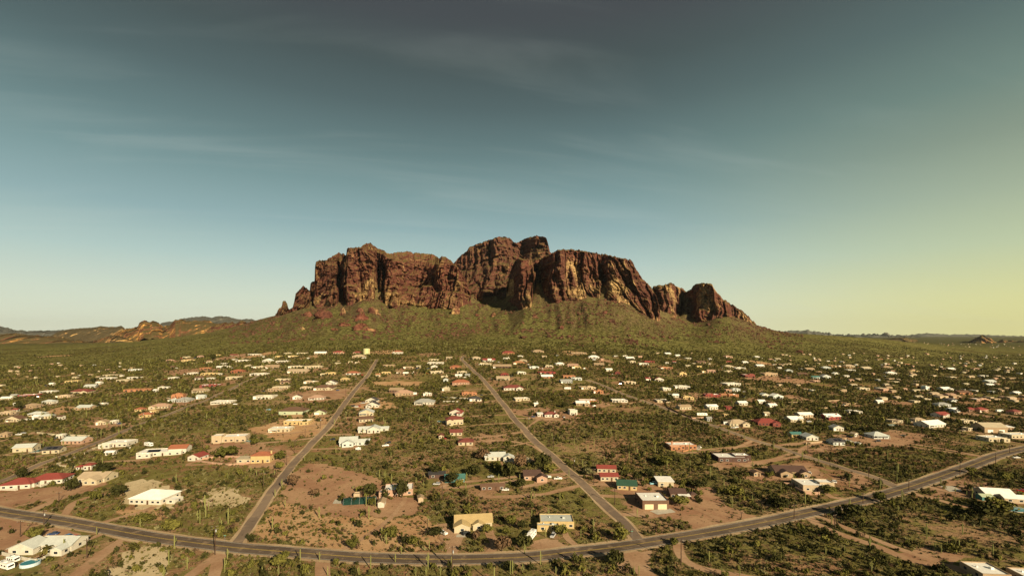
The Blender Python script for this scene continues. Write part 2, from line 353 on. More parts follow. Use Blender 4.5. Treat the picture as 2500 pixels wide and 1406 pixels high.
# ------------------------------------------------------------------ mountains
VEG = (.17, .118, .048)
M_rock1 = rock_mat('red_volcanic_rock', (.08, .032, .025), (.175, .076, .051), (.43, .285, .125), VEG, .53, 1, .74)
M_rock3 = rock_mat('dark_red_rock', (.066, .028, .022), (.145, .064, .044), (.44, .30, .135), VEG, .51, 1, .76)
M_rock2 = rock_mat('brown_ridge_rock', (.08, .036, .028), (.15, .072, .048), (.26, .16, .07), (.125, .09, .04), .57, 1.0, .72)
def curtain(name, px0, px1, step, stages, mat, relief, seed, label, back=700, edge_i=4, jag=1.9, top_mat=None):
    """stages: list of (row(px), dist(px), number of rows to the next stage)"""
    px = np.arange(px0, px1 + .01, step); n = len(px)
    Ds, Rs = [], []
    jg = jag * (fbm(px / 7, px * 0, 0, seed, 3) + 1.1 * np.abs(noise(px / 2.6, px * 0, 0, seed + 5)) - .9 * np.clip(noise(px / 9, px * 0, 0, seed + 6) - .25, 0, 1))
    for k in range(len(stages) - 1):
        r0, d0, m = stages[k]; r1, d1, _ = stages[k + 1]
        t = (np.arange(m) / m)[:, None]
        a0 = jg * (1.0 if k >= edge_i else 0.0); a1 = jg * (1.0 if k + 1 >= edge_i else 0.0)
        Rs.append((r0 + a0)[None, :] * (1 - t) + (r1 + a1)[None, :] * t); Ds.append(d0[None, :] * (1 - t) + d1[None, :] * t)
    r1, d1, _ = stages[-1]
    Rs.append((r1 + jg)[None, :]); Ds.append(d1[None, :])
    Rw = np.concatenate(Rs); Dd = np.concatenate(Ds)
    z = CH + Dd * (HY - Rw) / F; x = (px[None, :] - CX) / F * Dd
    rows = np.cumsum([0] + [s[2] for s in stages[:-1]])
    Dn = Dd + relief(px[None, :] + 0 * Dd, x, z, Dd, rows)
    # points slide along the line of sight so the traced outline stays where it is
    z = CH + Dn * (HY - Rw) / F; x = (px[None, :] - CX) / F * Dn
    Pm = np.stack([x, Dn, z], -1)
    top = Pm[-1]; bb = []
    for k in range(1, 9):
        t = k / 8; q = top.copy(); q[:, 1] += back * t; q[:, 0] = top[:, 0] * (1 + back * t / top[:, 1]); q[:, 2] = top[:, 2] * (1 - t ** 1.6) + (-20) * t ** 1.6
        q[:, 2] += (1 - t) * t * 60 * fbm(q[:, 0] / 90, q[:, 1] / 90, 0, seed, 3); bb.append(q)
    Pm = np.concatenate([Pm, np.stack(bb)], 0)
    # close both ends
    o = obj(name, grid_mesh(name, Pm, mat, False)); tag(o, label, 'mountain', kind='structure'); return o
def crag(seed, A=1.0, ledge=1.0, df=None, vert=1.0):
    def f(px, x, z, d, rows):
        x = x + .45 * (z - 350) * noise(x / 260, z / 500, 0, seed + 71) + 9 * fbm(x / 40, z / 40, 0, seed + 73, 2)
        n = d.shape[0]; wv = np.ones(n); wv[:max(1, rows[1])] = .3
        last = rows[4] if len(rows) > 4 else rows[2]
        wv[last:] = np.linspace(1, .5, n - last)
        w2 = wv[:, None]
        zz = z + 30 * fbm(x / 140, z / 140, 0, seed + 3, 3)
        q = -A * 40 * (ridged(x / 105, zz / (420 * vert), 0, seed, 2) - .3)
        q = q - A * 16 * fbm(x / 55, z / 60, d / 200, seed + 91, 3)
        q = q + A * 24 * (ridged(x / 40, zz / (230 * vert), 0, seed + 11, 2) - .3)
        q = q + A * 12 * (ridged(x / 17, zz / (95 * vert), 0, seed + 23, 2) - .3)
        q = q + A * 26 * np.clip(1 - 6 * np.abs(noise(x / 46, zz / (300 * vert), 0, seed + 43)), 0, 1) + A * 12 * np.clip(1 - 5 * np.abs(noise(x / 21, zz / (120 * vert), 0, seed + 47)), 0, 1)
        q = q - A * 8 * fbm(x / 11, z / 8, d / 30, seed + 37, 3)
        # ledges: horizontal benches that step the face back
        b = zz / 46 + .8 * noise(x / 160, x * 0, 0, seed + 51); fr = b - np.floor(b)
        q = q + ledge * 26 * (sstep(.6, 1, fr) - fr)
        b = zz / 17 + .8 * noise(x / 70, x * 0, 0, seed + 61); fr = b - np.floor(b)
        q = q + ledge * 6 * (sstep(.5, 1, fr) - fr)
        if df is not None:
            hf = np.zeros(n); a_, b_ = rows[1], last; hf[a_:b_] = np.linspace(0, 1, b_ - a_); hf[b_:] = 1; hf = hf[:, None]
            p_ = np.array(df, float); g1 = np.arange(px.min() - 40, px.max() + 41, 1.0); dsm = gsm(np.interp(g1, p_[:, 0], p_[:, 1]), 14)
            wx = (5 * fbm(px / 26, z / 60, 0, seed + 81, 3) + 5 * noise(px / 60, z / 110, 0, seed + 83)) * sstep(.02, .25, hf)
            base = np.interp(px, p_[:, 0], p_[:, 1]); warp = np.interp(px + wx, p_[:, 0], p_[:, 1])
            top = sstep(.72, 1.0, hf + .15 * noise(px / 30, px * 0, 0, seed + 85)) * .75
            q = q + warp * (1 - top) + np.interp(px + wx, g1, dsm) * top - base
        return q * w2
    return f
def st(px, sky, edge, base, df, lean, plat, nb=8, nf=110, npl=26, shelf=None, frac=.45):
    b_ = poly(base, px); e = np.minimum(poly(edge, px), b_ - 1); s = np.minimum(poly(sky, px), e); d = poly(df, px)
    h = np.clip((b_ - e) / 80, .15, 1.3); sh = (poly(shelf, px) if shelf else 0 * px) * (.7 + .6 * noise(px / 22, px * 0, 0, 5))
    fr = np.clip(frac + .16 * fbm(px / 30, px * 0, 0, 8, 2), .15, .8); m = b_ * (1 - fr) + e * fr
    return [(b_ + 34, d - 40, nb), (b_ + 0, d, 74), (m, d + lean * h * .55, 12), (m - sh * .035, d + lean * h * .55 + sh, 80), (e, d + lean * h + sh, npl), (s, d + lean * h + sh + plat * np.clip((e - s) / 12 + .25, .25, 2), 0)]
px = np.arange(672, 1150.01, .85)
curtain('left_massif', 672, 1150, .85, st(px, SKY1, EDGE1, BASE1, DF1, 120, 150, shelf=[(672,0),(750,0),(770,40),(845,30),(850,0),(960,0),(985,120),(1060,150),(1110,110),(1150,60)]), M_rock1, crag(101, 1.3, 1.15, DF1), 101,
        'red cliff massif with fluted buttresses left of the central canyon')
px = np.arange(1236, 1612.01, .85)
curtain('right_massif', 1236, 1612, .85, st(px, SKY3, EDGE3, BASE3, DF3, 90, 120, shelf=[(1236,0),(1345,0),(1380,35),(1470,45),(1485,10),(1550,20),(1612,30)], frac=.3), M_rock3, crag(203, 1.1, .75, DF3), 203,
        'flat-topped dark red cliff wall with yellow stained face right of centre')
px = np.arange(1586, 1850.1, 1.1)
curtain('end_butte', 1586, 1850, 1.1, st(px, SKY4, [(x, y + 5) for x, y in SKY4], BASE4, DF4, 140, 120), M_rock3, crag(307, 1.0, .7, DF4), 307,
        'rounded rock butte ending the mountain on its right flank')
px = np.arange(1096, 1380.1, 1.2)
b2 = poly(BASE2, px); e2 = poly(EDGE2, px); s2 = poly(SKY2, px); dt = poly(DT2, px)
curtain('back_peaks', 1096, 1380, 1.2, [(b2 + 20, 3230 * K + 0 * px, 8), (b2, 3280 * K + 0 * px, 70), (b2 * .45 + e2 * .55, 3720 * K + 0 * px, 50), (e2, dt - 70, 45), (s2, dt + 40, 0)],
        M_rock2, crag(409, 1.25, 1.7, None, .55), 409, 'twin highest peaks standing back behind the central canyon', jag=1.2, edge_i=3)

# ------------------------------------------------------------------ hills at both sides
M_hill = rock_mat('hill_scrub_rock', (.13, .062, .038), (.24, .12, .065), (.60, .33, .10), (.14, .105, .045), .48, .9, .70)
M_mesa = rock_mat('mesa_rock', (.26, .16, .08), (.38, .23, .10), (.62, .40, .15), (.11, .085, .045), .42, .45, .62)
M_scree = rock_mat('scree_rock', (.07, .035, .025), (.13, .07, .045), (.17, .11, .065), (.10, .08, .035), .62, 1.0, .9)
M_far = rock_mat('far_range_rock', (.13, .12, .11), (.19, .175, .16), (.23, .21, .18), (.15, .145, .12), .6, .12, .55)  # rock greyed so that part of the distance haze sits in its colour
def hill(name, sky, d, mat, seed, label, depth=500, A=.6, foot=14, step=1.6, back=900, steep=1.0, dd=0, jag=1.0):
    d *= K if d < 10000 else 1; p0, p1 = sky[0][0], sky[-1][0]; px = np.arange(p0, p1 + .01, step); s = poly(sky, px)
    ends = np.clip(np.minimum(px - p0, p1 - px) / 12, 0, 1)
    dk = d + dd * noise(px / 30, px * 0, 0, seed); b_ = s + foot * (.4 + .6 * ends) + 4
    stg = [(b_ + 6, dk - 60, 4), (b_, dk, int(26)), (s + foot * .3 * ends, dk + depth * .55, 18), (s, dk + depth, 0)]
    sc = d / 4000
    def rel(px_, x, z, dq, rows):
        q = A * sc * (75 * (ridged(x / (120 * sc), z / (160 * sc), 0, seed, 3) - .3) + 34 * fbm(x / (34 * sc), z / (30 * sc), 0, seed + 7, 3))
        ww = np.linspace(.3, 1, dq.shape[0])[:, None]; return q * ww
    return curtain(name, p0, p1, step, stg, mat, rel, seed, label, back=back, edge_i=3, jag=jag)
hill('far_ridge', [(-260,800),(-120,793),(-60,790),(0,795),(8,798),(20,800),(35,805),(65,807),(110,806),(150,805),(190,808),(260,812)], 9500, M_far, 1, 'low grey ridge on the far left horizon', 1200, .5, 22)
hill('tan_mesa', [(118,822),(135,813),(155,806),(180,802),(230,799),(248,796),(265,798),(285,797),(296,795),(303,800),(309,806),(322,816)], 7000, M_mesa, 2, 'flat mesa with sunlit tan cliff band on the left horizon', 420, .35, 24, jag=.5)
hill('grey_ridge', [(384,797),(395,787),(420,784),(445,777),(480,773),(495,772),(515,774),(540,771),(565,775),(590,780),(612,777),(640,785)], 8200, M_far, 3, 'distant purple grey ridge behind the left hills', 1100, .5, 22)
hill('dark_hill', [(-300,806),(-150,812),(-40,816),(0,815),(40,813),(75,817),(100,819),(140,822),(180,830),(230,838)], 5600, M_hill, 4, 'low dark green hill with orange rock ledges at the left edge', 600, .7, 24)
hill('rocky_hill', [(220,838),(250,826),(280,815),(310,802),(325,799),(337,796),(340,788),(346,784),(352,781),(358,783),(365,785),(372,782),(380,784),(388,788),(398,797),(415,793),(428,780),(436,781),(444,778),(455,784),(480,782),(505,781),(520,786),(545,795),(580,800),(620,803)], 4700, M_hill, 5, 'green hill with red rock knobs left of the mountain', 500, .8, 34)
hill('red_outcrop_ridge', [(505,806),(520,795),(535,790),(550,786),(556,789),(566,786),(576,789),(584,784),(592,783),(600,786),(606,794),(618,802)], 3900, M_rock1, 6, 'dark red rocky knoll where the left slope meets the hills', 200, .9, 16)
hill('orange_outcrop', [(250,836),(268,822),(285,818),(300,822),(318,828),(340,836)], 4500, M_mesa, 16, 'orange rock ledges low on the left hills', 180, .7, 10)
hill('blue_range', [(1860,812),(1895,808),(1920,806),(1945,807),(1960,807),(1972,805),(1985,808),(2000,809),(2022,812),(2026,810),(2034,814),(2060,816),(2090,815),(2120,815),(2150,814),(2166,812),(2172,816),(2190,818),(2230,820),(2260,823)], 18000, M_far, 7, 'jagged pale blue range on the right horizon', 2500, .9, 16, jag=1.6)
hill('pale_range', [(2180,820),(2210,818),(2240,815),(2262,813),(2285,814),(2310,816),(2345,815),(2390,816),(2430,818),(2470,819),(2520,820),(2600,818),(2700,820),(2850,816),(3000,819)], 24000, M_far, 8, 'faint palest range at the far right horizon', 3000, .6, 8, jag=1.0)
hill('low_butte', [(2120,834),(2150,829),(2170,826),(2190,824),(2205,823),(2222,826),(2236,830),(2250,835)], 8200, M_hill, 9, 'low dark butte on the right plain', 500, .6, 12, step=1.2)
hill('granite_knob', [(2345,840),(2362,834),(2375,829),(2382,824),(2390,821),(2396,818),(2404,820),(2412,825),(2420,827),(2428,834),(2445,841)], 7000, M_hill, 10, 'pointed rocky knob on the right plain', 400, .9, 20, step=1.0)
hill('small_knob', [(2420,840),(2436,834),(2450,828),(2462,832),(2480,834),(2497,831),(2520,829),(2560,833),(2600,840)], 7400, M_hill, 12, 'small rounded hills at the right edge of the plain', 400, .7, 12, step=1.2)

# boulders and crags on the green slopes below the cliffs
def boulder(px, py, wpx, hpx, mat, seed, label):
    u_ = (px - CX) / F; dd = np.linspace(1300 * K, 3600 * K, 900); row = HY + (CH - ground_z(u_ * dd, dd)) / dd * F
    k = int(np.argmax(row < py)); k = k if k > 0 else 600; d = dd[k]
    wm_ = wpx * d / F / 2; hm = hpx * d / F
    th = np.linspace(0, 2 * math.pi, 29); ph = np.linspace(-.25, 1, 13)
    T_, H_ = np.meshgrid(th[:-1], ph); r = np.sqrt(np.clip(1 - np.clip(H_, 0, 1) ** 2.4, .0, 1))
    nx, ny = np.cos(T_), np.sin(T_)
    k_ = 1 + .5 * fbm(nx * 2 + seed, ny * 2, H_ * 1.3, seed, 3) ; h_ = 1 + .35 * fbm(nx * 2.2, ny * 2.2 + seed, 0 * H_, seed + 4, 2)
    Pm = np.stack([wm_ * r * nx * k_, wm_ * .8 * r * ny * k_, hm * H_ * h_], -1); Pm = np.concatenate([Pm, Pm[:, :1]], 1)
    o = obj('rock_outcrop', grid_mesh('rock_outcrop', Pm, mat, False)); o.location = (u_ * d, d, float(ground_z(u_ * d, d)) - .2 * hm)
    tag(o, label, 'rock', 'rock outcrops on the green slopes')
for k, (a, b_, c, h, l) in enumerate([(838,768,12,17,'tall red boulder standing on the slope under the left massif'), (884,803,48,16,'wide dark maroon rock mound low on the left slope'), (842,795,30,8,'flat maroon rock beside the wide dark mound'), (878,762,18,12,'red crag below the big left buttress'), (912,765,26,16,'broken red crags above the gully under the left massif'), (884,778,26,14,'pinkish crag midway down the left slope'), (790,775,36,20,'tan and red crag at the foot of the left cliffs'), (1111,766,19,17,'sharp red cone of rock at the canyon mouth'), (818,806,20,5,'pale orange bare ledge low on the left slope'), (740,805,8,7,'small red boulder on the lower left slope'), (752,772,22,14,'rusty crag below the left pinnacles'), (1206,772,14,9,'small dark crag on the spur right of the canyon'), (1305,776,16,9,'dark rock on the slope below the narrow buttress'), (1370,803,12,8,'dark boulder on the lower right slope'), (1475,765,12,7,'lone boulder on the talus below the yellow cliff'), (1165,772,10,6,'low red rock right of the cone')]):
    boulder(a, b_, c, h, M_rock1 if k % 3 else M_rock3, 40 + k, l)
# ------------------------------------------------------------------ roads
M_asph = asphalt_mat('old_asphalt', (.085, .064, .05), (.13, .098, .075)); M_chip = asphalt_mat('chip_seal', (.155, .115, .086), (.225, .165, .118))
M_track = dirt_mat('dirt_track', (.31, .185, .11), (.39, .255, .16)); M_shoulder = dirt_mat('shoulder_gravel', (.36, .25, .15), (.44, .33, .21))
M_line = paint('white_road_paint', (.46, .43, .37), .8, .3); M_yline = paint('yellow_road_paint', (.42, .29, .08), .8, .3)
def cat_rom(pts, step):
    p = [Vector(q) for q in pts]; p = [p[0] * 2 - p[1]] + p + [p[-1] * 2 - p[-2]]; out = []
    for k in range(1, len(p) - 2):
        n = max(2, int((p[k + 1] - p[k]).length / step))
        for j in range(n):
            t = j / n; a, b_, c, d = p[k - 1:k + 3]
            out.append(.5 * ((2 * b_) + (c - a) * t + (2 * a - 5 * b_ + 4 * c - d) * t * t + (3 * b_ - a - 3 * c + d) * t ** 3))
    out.append(p[-2]); return out
def ribbon(pts, off0, off1, lift, rough=0.0, seed=0, cols=4):
    v = []; n = len(pts)
    for k, p in enumerate(pts):
        t = (pts[min(k + 1, n - 1)] - pts[max(k - 1, 0)]).xy.normalized(); nr = Vector((t.y, -t.x))
        ja = rough * float(noise(k * .35, seed, 0, 3)); jb = rough * float(noise(k * .35, seed + 9.5, 0, 4))
        for c in range(cols):
            o = (off0 + ja) + (off1 + jb - off0 - ja) * c / (cols - 1); v.append((p.x + nr.x * o, p.y + nr.y * o))
    xy = np.array(v); z = ground_z(xy[:, 0], xy[:, 1]) + lift
    return np.concatenate([xy, z[:, None]], 1).reshape(n, cols, 3)
ROADS = []; NLOT = [0]
def road(name, pix, width, mat, label, lift=.12, shoulder=0, rough=.5, kind='structure', step=4):
    g3 = [P(a, b_) for a, b_ in pix]; g3 = [Vector((q.x, q.y, 0)) for q in g3]; pts = cat_rom(g3, step)
    w2 = width / 2; lift += .0004 * len(ROADS)
    ROADS.append((np.array([(q.x, q.y) for q in pts[::2]]), w2 + shoulder * .7))
    o = obj(name, grid_mesh(name, ribbon(pts, -w2, w2, lift, rough, len(ROADS)), mat)); tag(o, label, 'road', kind=kind)
    if shoulder:
        s = obj('shoulder', grid_mesh('shoulder', ribbon(pts, -w2 - shoulder, w2 + shoulder, lift - .035, shoulder * .5, len(ROADS) + 50), M_shoulder), o)
    return o, pts
main_px = [(-330,1199),(-150,1223),(0,1249),(130,1268.6),(260,1290.6),(380,1312),(526,1331),(601,1339),(718,1348),(800,1354.5),(910,1361.5),(1040,1365),(1160,1364.5),(1290,1359),(1394,1347.5),(1472,1339.5),(1550,1329),(1618,1318),(1722,1301),(1800,1287),(1878,1272),(1960,1254),(2024,1240),(2128,1216),(2206,1193),(2284,1167),(2362,1139),(2440,1110),(2500,1095),(2600,1074),(2800,1045)]
mr_, mpts = road('main_road', main_px, 9.4, M_asph, 'two lane asphalt road with yellow centre line curving across the foreground', .16, 1.6, .12)
for nm, a, b_, mt in (('edge_line', -4.3, -4.05, M_line), ('edge_line', 4.05, 4.3, M_line), ('centre_line', -.36, -.1, M_yline), ('centre_line', .1, .36, M_yline)):
    obj(nm, grid_mesh(nm, ribbon(mpts, a, b_, .185, 0, 0, 2), mt), mr_)
road('side_road', [(576,1331),(583,1318),(601,1295),(619.5,1266),(640,1235),(666,1196),(692.5,1162),(718.5,1128.5),(744.5,1101),(770.6,1072),(797,1047),(814,1024),(831,1000.5),(848,976.6),(865,954),(882.5,934),(899.5,913),(913,891),(921,877)], 5.5, M_chip, 'straight side road running from the main road towards the water tank', .13, 1.3)
road('side_road', [(1566,1325),(1553,1311),(1524.6,1275),(1485.5,1240.5),(1459.5,1217),(1420,1178),(1381,1144),(1342,1108),(1303,1075),(1279.5,1048),(1254,1021),(1237,997),(1220,976.6),(1203,954),(1187,936),(1170,917),(1155,905),(1135,885),(1127,877),(1132,869)], 5.6, M_chip, 'straight side road right of centre running towards the canyon', .13, 1.3)
road('side_road', [(2200,1194),(2180,1184.5),(2141,1167.5),(2102,1154.5),(2063,1144),(2024,1131),(1985,1119.4),(1946,1108),(1904.6,1092),(1852.5,1078),(1800,1060),(1745,1040),(1710,1029.5),(1676,1016),(1642,1004),(1617,994),(1583,983),(1544,970),(1501,954),(1476,942.4),(1450,933),(1433,927)], 5.6, M_chip, 'side road on the right joining the main road at a slant', .13, 1.2)
road('side_road', [(-90,1210),(0,1175),(39,1161),(91,1136),(143,1117),(195,1097),(252,1074),(303,1052),(358,1030),(405,1014),(425,1006),(468,989),(502,978),(536,961),(562,951),(588,937),(622,922),(647,910),(672,900)], 5.2, M_chip, 'side road on the left passing the white walled compound', .13, 1.0)
road('side_road', [(-80,1046),(17,1019),(51,1007),(102,992),(153,981),(196,969),(239,958),(273,949),(316,941),(358,932),(400,923)], 5.0, M_chip, 'leftmost side road near the orange adobe house', .13, 1.0)
for pix, wd, lb in [
    ([(-60,1092),(0,1077),(34,1069),(68,1062),(84,1054)], 4.5, 'short dirt lane at the left edge'),
    ([(318,1303),(300,1318),(262,1342),(225,1372),(190,1400),(150,1440)], 5.5, 'reddish dirt lane leaving the main road at lower left'),
    ([(545,1335),(538,1350),(520,1362),(490,1385),(455,1410),(430,1440)], 5, 'dirt lane below the left junction'),
    ([(545,1350),(530,1372),(524,1400),(520,1440)], 4.5, 'red dirt track beside the lane below the left junction'),
    ([(138,1272),(158,1255),(172,1235),(190,1222),(240,1207),(300,1208)], 4, 'dirt drive curving to the white roofed house'),
    ([(60,1252),(110,1232),(150,1215),(185,1195),(215,1183)], 5, 'dirt drive to the cream tile roofed house'),
    ([(1534,1338),(1548,1362),(1566,1385),(1585,1412),(1600,1450)], 7, 'wide dirt drive below the right junction'),
    ([(1662,1316),(1655,1335),(1664,1358),(1690,1378),(1735,1393),(1800,1404),(1880,1416)], 4.5, 'curving gravel drive below the main road'),
    ([(1972,1259),(1992,1275),(2035,1297),(2090,1317),(2150,1336),(2200,1358),(2250,1374),(2300,1378),(2360,1392),(2420,1412)], 5, 'red dirt drive winding to the white roofed house at lower right'),
    ([(2215,1196),(2250,1210),(2300,1222),(2350,1236),(2395,1236)], 4.5, 'dirt drive right of the slanting junction'),
    ([(790,1360),(788,1380),(788,1420)], 6, 'short red dirt drive below the main road'),
    ([(1100,1360),(1108,1335),(1118,1310),(1125,1303)], 5, 'dirt drive to the tan tile roofed house'),
    ([(1345,1353),(1345,1335),(1340,1318)], 8, 'gravel forecourt drive of the flat roofed yellow house'),
    ([(1388,1150),(1350,1172),(1318,1180),(1270,1190)], 4, 'dirt drive to the brown roofed house'),
    ([(690,1165),(705,1140),(725,1120)], 3, 'worn verge of the left straight road'),
    ([(1950,1110),(1960,1096),(1985,1085),(2040,1072)], 4, 'dirt drive off the slanting side road'),
    ([(1865,1083),(1820,1089),(1770,1093),(1705,1099)], 3.5, 'dirt drive to the orange adobe house on the right'),
    ([(1930,1107),(1890,1120),(1830,1130)], 3.5, 'dirt drive to the dark adobe house'),
    ([(1238,998),(1180,1000),(1120,1002)], 3, 'dirt track left of the right straight road'),
    ([(1285,1045),(1330,1018),(1400,1012),(1480,1008)], 3, 'dirt track right of the right straight road'),
    ([(1340,1112),(1290,1085),(1220,1075),(1160,1080)], 3, 'pale track crossing the scrub right of centre'),
    ([(860,964),(790,962),(720,968)], 5, 'dirt lane left of the left straight road'),
    ([(875,945),(930,957),(1050,960),(1140,962)], 4, 'dirt lane right of the left straight road'),
    ([(1560,905),(1600,914),(1680,918),(1760,903),(1850,900)], 4, 'far dirt road across the right houses'),
    ([(1700,938),(1760,940),(1850,936),(1990,930)], 4, 'far dirt lane near the long white house'),
    ([(2130,990),(2200,1005),(2260,1015),(2330,1022)], 3.5, 'dirt lane between houses on the right')]:
    road('dirt_road', pix, wd, M_track, lb, .078, 0, wd * .12)

# ------------------------------------------------------------------ bare lots
M_red = dirt_mat('red_dirt', (.28, .155, .095), (.36, .225, .135)); M_orange = dirt_mat('orange_dirt', (.38, .22, .115), (.45, .29, .16)); M_pale = dirt_mat('pale_dirt', (.43, .335, .20), (.52, .42, .265)); M_conc = paint('concrete', (.42, .39, .32), .9, .15)
LOTS = []
def pip(poly_, x, y):
    c = np.zeros(x.shape, bool); n = len(poly_)
    for i in range(n):
        x0, y0 = poly_[i]; x1, y1 = poly_[i - 1]
        t = ((y0 > y) != (y1 > y)) & (x < (x1 - x0) * (y - y0) / ((y1 - y0) or 1e-9) + x0); c ^= t
    return c
def lot(xy, mat, label, lift=.03, dens=.12, rough=4.5, name='bare_lot', step=2.0, excl=True):
    ring = []; n = len(xy)
    for i in range(n):
        a = Vector(xy[i]); b_ = Vector(xy[(i + 1) % n]); m = max(1, int((b_ - a).length / step))
        for j in range(m):
            q = a + (b_ - a) * j / m
            ring.append(Vector((q.x + rough * float(fbm(np.array([q.x / 7.]), np.array([q.y / 7.]), 0, 5, 2)[0]), q.y + rough * float(fbm(np.array([q.x / 7.]), np.array([q.y / 7.]), 3.3, 6, 2)[0]))))
    arr = np.array([(q.x, q.y) for q in ring]); lo, hi = arr.min(0), arr.max(0); st_ = max(8., (hi - lo).max() / 14)
    gx, gy = np.meshgrid(np.arange(lo[0], hi[0], st_), np.arange(lo[1], hi[1], st_)); gx, gy = gx.ravel(), gy.ravel()
    k = pip([tuple(q) for q in arr], gx, gy) if len(gx) else np.zeros(0, bool)
    pts = ring + [Vector((float(a), float(b_))) for a, b_ in zip(gx[k], gy[k])]
    nn = len(ring)
    vv, ee, ff, *_ = delaunay_2d_cdt(pts, [(i, (i + 1) % nn) for i in range(nn)], [list(range(nn))], 1, 1e-4)
    NLOT[0] += 1; va = np.array([(q.x, q.y) for q in vv]); z = ground_z(va[:, 0], va[:, 1]) + lift + .0006 * NLOT[0]
    o = obj(name, mesh(name, np.concatenate([va, z[:, None]], 1).tolist(), ff, mat)); tag(o, label, 'ground', kind='structure')
    if excl: LOTS.append(([tuple(q) for q in arr], min(.6, dens * 1.7)))
    return o
def plot(pix, mat, label, **k): return lot([tuple(P(a, b_).xy) for a, b_ in pix], mat, label, **k)
plot([(700,1165),(745,1135),(800,1128),(862,1150),(935,1166),(945,1205),(1035,1213),(1035,1250),(935,1262),(830,1262),(760,1240),(690,1215)], M_red, 'bare red dirt yard around the green shade house', dens=.07)
plot([(690,1216),(760,1242),(830,1263),(940,1264),(1040,1262),(1070,1300),(1060,1335),(960,1345),(820,1338),(700,1325),(640,1312),(625,1290),(655,1250)], M_orange, 'orange dirt lot with scattered creosote right of the left straight road', dens=.42, rough=4)
plot([(500,1083),(560,1080),(640,1083),(690,1095),(728,1103),(722,1122),(690,1146),(630,1143),(560,1130),(500,1118)], M_red, 'dirt yard of the yellow house with the red roof', dens=.1)
plot([(1556,1190),(1640,1182),(1730,1190),(1762,1222),(1852,1256),(1800,1278),(1715,1292),(1655,1272),(1560,1256),(1528,1226)], M_red, 'red dirt lot around the brown garage', dens=.06)
plot([(1430,1152),(1530,1158),(1600,1178),(1570,1200),(1530,1210),(1480,1190)], M_red, 'dirt yard of the red roofed barns', dens=.1)
plot([(305,1185),(345,1168),(405,1180),(452,1204),(440,1222),(420,1236),(340,1240),(300,1222)], M_pale, 'pale levelled pad around the white roofed house', dens=.04)
plot([(285,1240),(345,1245),(420,1245),(420,1268),(330,1270),(280,1262)], M_orange, 'sandy ground in front of the white roofed house', dens=.4)
plot([(300,1345),(360,1335),(400,1345),(410,1380),(380,1425),(300,1440),(280,1400)], M_pale, 'pale eroded bank at lower left', dens=.25)
plot([(495,1205),(540,1190),(580,1200),(600,1225),(560,1240),(500,1230)], M_pale, 'pale sandy wash left of the left straight road', dens=.5)
plot([(-60,1262),(55,1263),(110,1292),(155,1287),(205,1302),(150,1318),(60,1345),(-60,1362)], M_red, 'red dirt yard at the lower left corner', dens=.08)
plot([(-30,1206),(75,1190),(175,1183),(205,1163),(255,1172),(250,1188),(190,1205),(110,1222),(0,1240)], M_red, 'red gravel forecourt of the red roofed house', dens=.05)
plot([(1838,1148),(1890,1136),(1960,1128),(2000,1150),(2010,1168),(1900,1178),(1830,1174)], M_red, 'dirt yard around the brown gabled house', dens=.1)
plot([(1715,1133),(1790,1122),(1862,1124),(1848,1140),(1760,1148)], M_red, 'dirt apron in front of the dark adobe house', dens=.08)
plot([(2040,1172),(2070,1150),(2110,1160),(2130,1178),(2100,1190)], M_red, 'dirt yard beside the slanting junction', dens=.15)
plot([(2270,1192),(2320,1170),(2430,1180),(2440,1200),(2390,1215),(2270,1215)], M_red, 'dirt lot with a pale slab on the right', dens=.15)
plot([(2040,1060),(2110,1062),(2180,1050),(2270,1062),(2230,1082),(2140,1092),(2070,1090)], M_red, 'bare red lot behind the hip roofed white house', dens=.08)
plot([(1970,1100),(2010,1085),(2060,1092),(2000,1108),(1960,1112)], M_red, 'reddish lot right of the slanting road', dens=.15)
plot([(610,1048),(680,1024),(790,1020),(812,1030),(775,1062),(690,1074)], M_orange, 'bare orange lot left of the left straight road', dens=.06)
plot([(645,1000),(700,1012),(770,1008),(820,1015),(800,1020),(700,1020)], M_orange, 'dirt yard of the pale green house', dens=.1)
plot([(700,958),(770,950),(850,950),(838,972),(760,985),(700,978)], M_red, 'maroon dirt pad by the white gabled houses', dens=.05)
plot([(905,933),(960,930),(1030,931),(1030,941),(960,941),(908,941)], M_orange, 'long bare strip in the middle distance', dens=.05)
plot([(858,985),(930,972),(970,988),(965,997),(880,1000)], M_orange, 'dirt yard of the grey gabled houses', dens=.05)
plot([(395,906),(500,897),(560,903),(520,910),(420,918)], M_red, 'bare red field far left', dens=.05)
plot([(108,1006),(150,991),(188,994),(165,1008),(125,1012)], M_orange, 'orange cleared pad far left', dens=.03)
plot([(1800,924),(1870,917),(1950,925),(2000,933),(1950,937),(1870,930)], M_red, 'bare bank in front of the arcaded house', dens=.05)
plot([(1240,1000),(1330,994),(1420,1010),(1400,1035),(1330,1032),(1260,1012)], M_red, 'dirt yard around the maroon roofed house', dens=.25)
plot([(1390,985),(1470,972),(1500,990),(1450,996)], M_red, 'dirt yard of the orange compound', dens=.1)
plot([(1285,1325),(1320,1312),(1350,1312),(1388,1337),(1330,1347)], M_track, 'gravel court in front of the flat roofed house', dens=.02)
plot([(1060,1270),(1120,1302),(1140,1310),(1125,1345),(1085,1345)], M_track, 'tan gravel beside the tan roofed house', dens=.3)
plot([(1190,1085),(1140,1075),(1180,1058),(1240,1075)], M_red, 'cleared red patch behind the white house', dens=.2)
plot([(1535,1352),(1600,1350),(1570,1395),(1510,1395)], M_track, 'bare dirt below the right junction', dens=.12)
plot([(460,960),(400,995),(430,1000),(470,980)], M_red, 'red roadside patch on the left', dens=.1)
plot([(220,1018),(300,1030),(330,1040),(250,1052),(215,1040)], M_red, 'dirt yard of the pale low house', dens=.1)
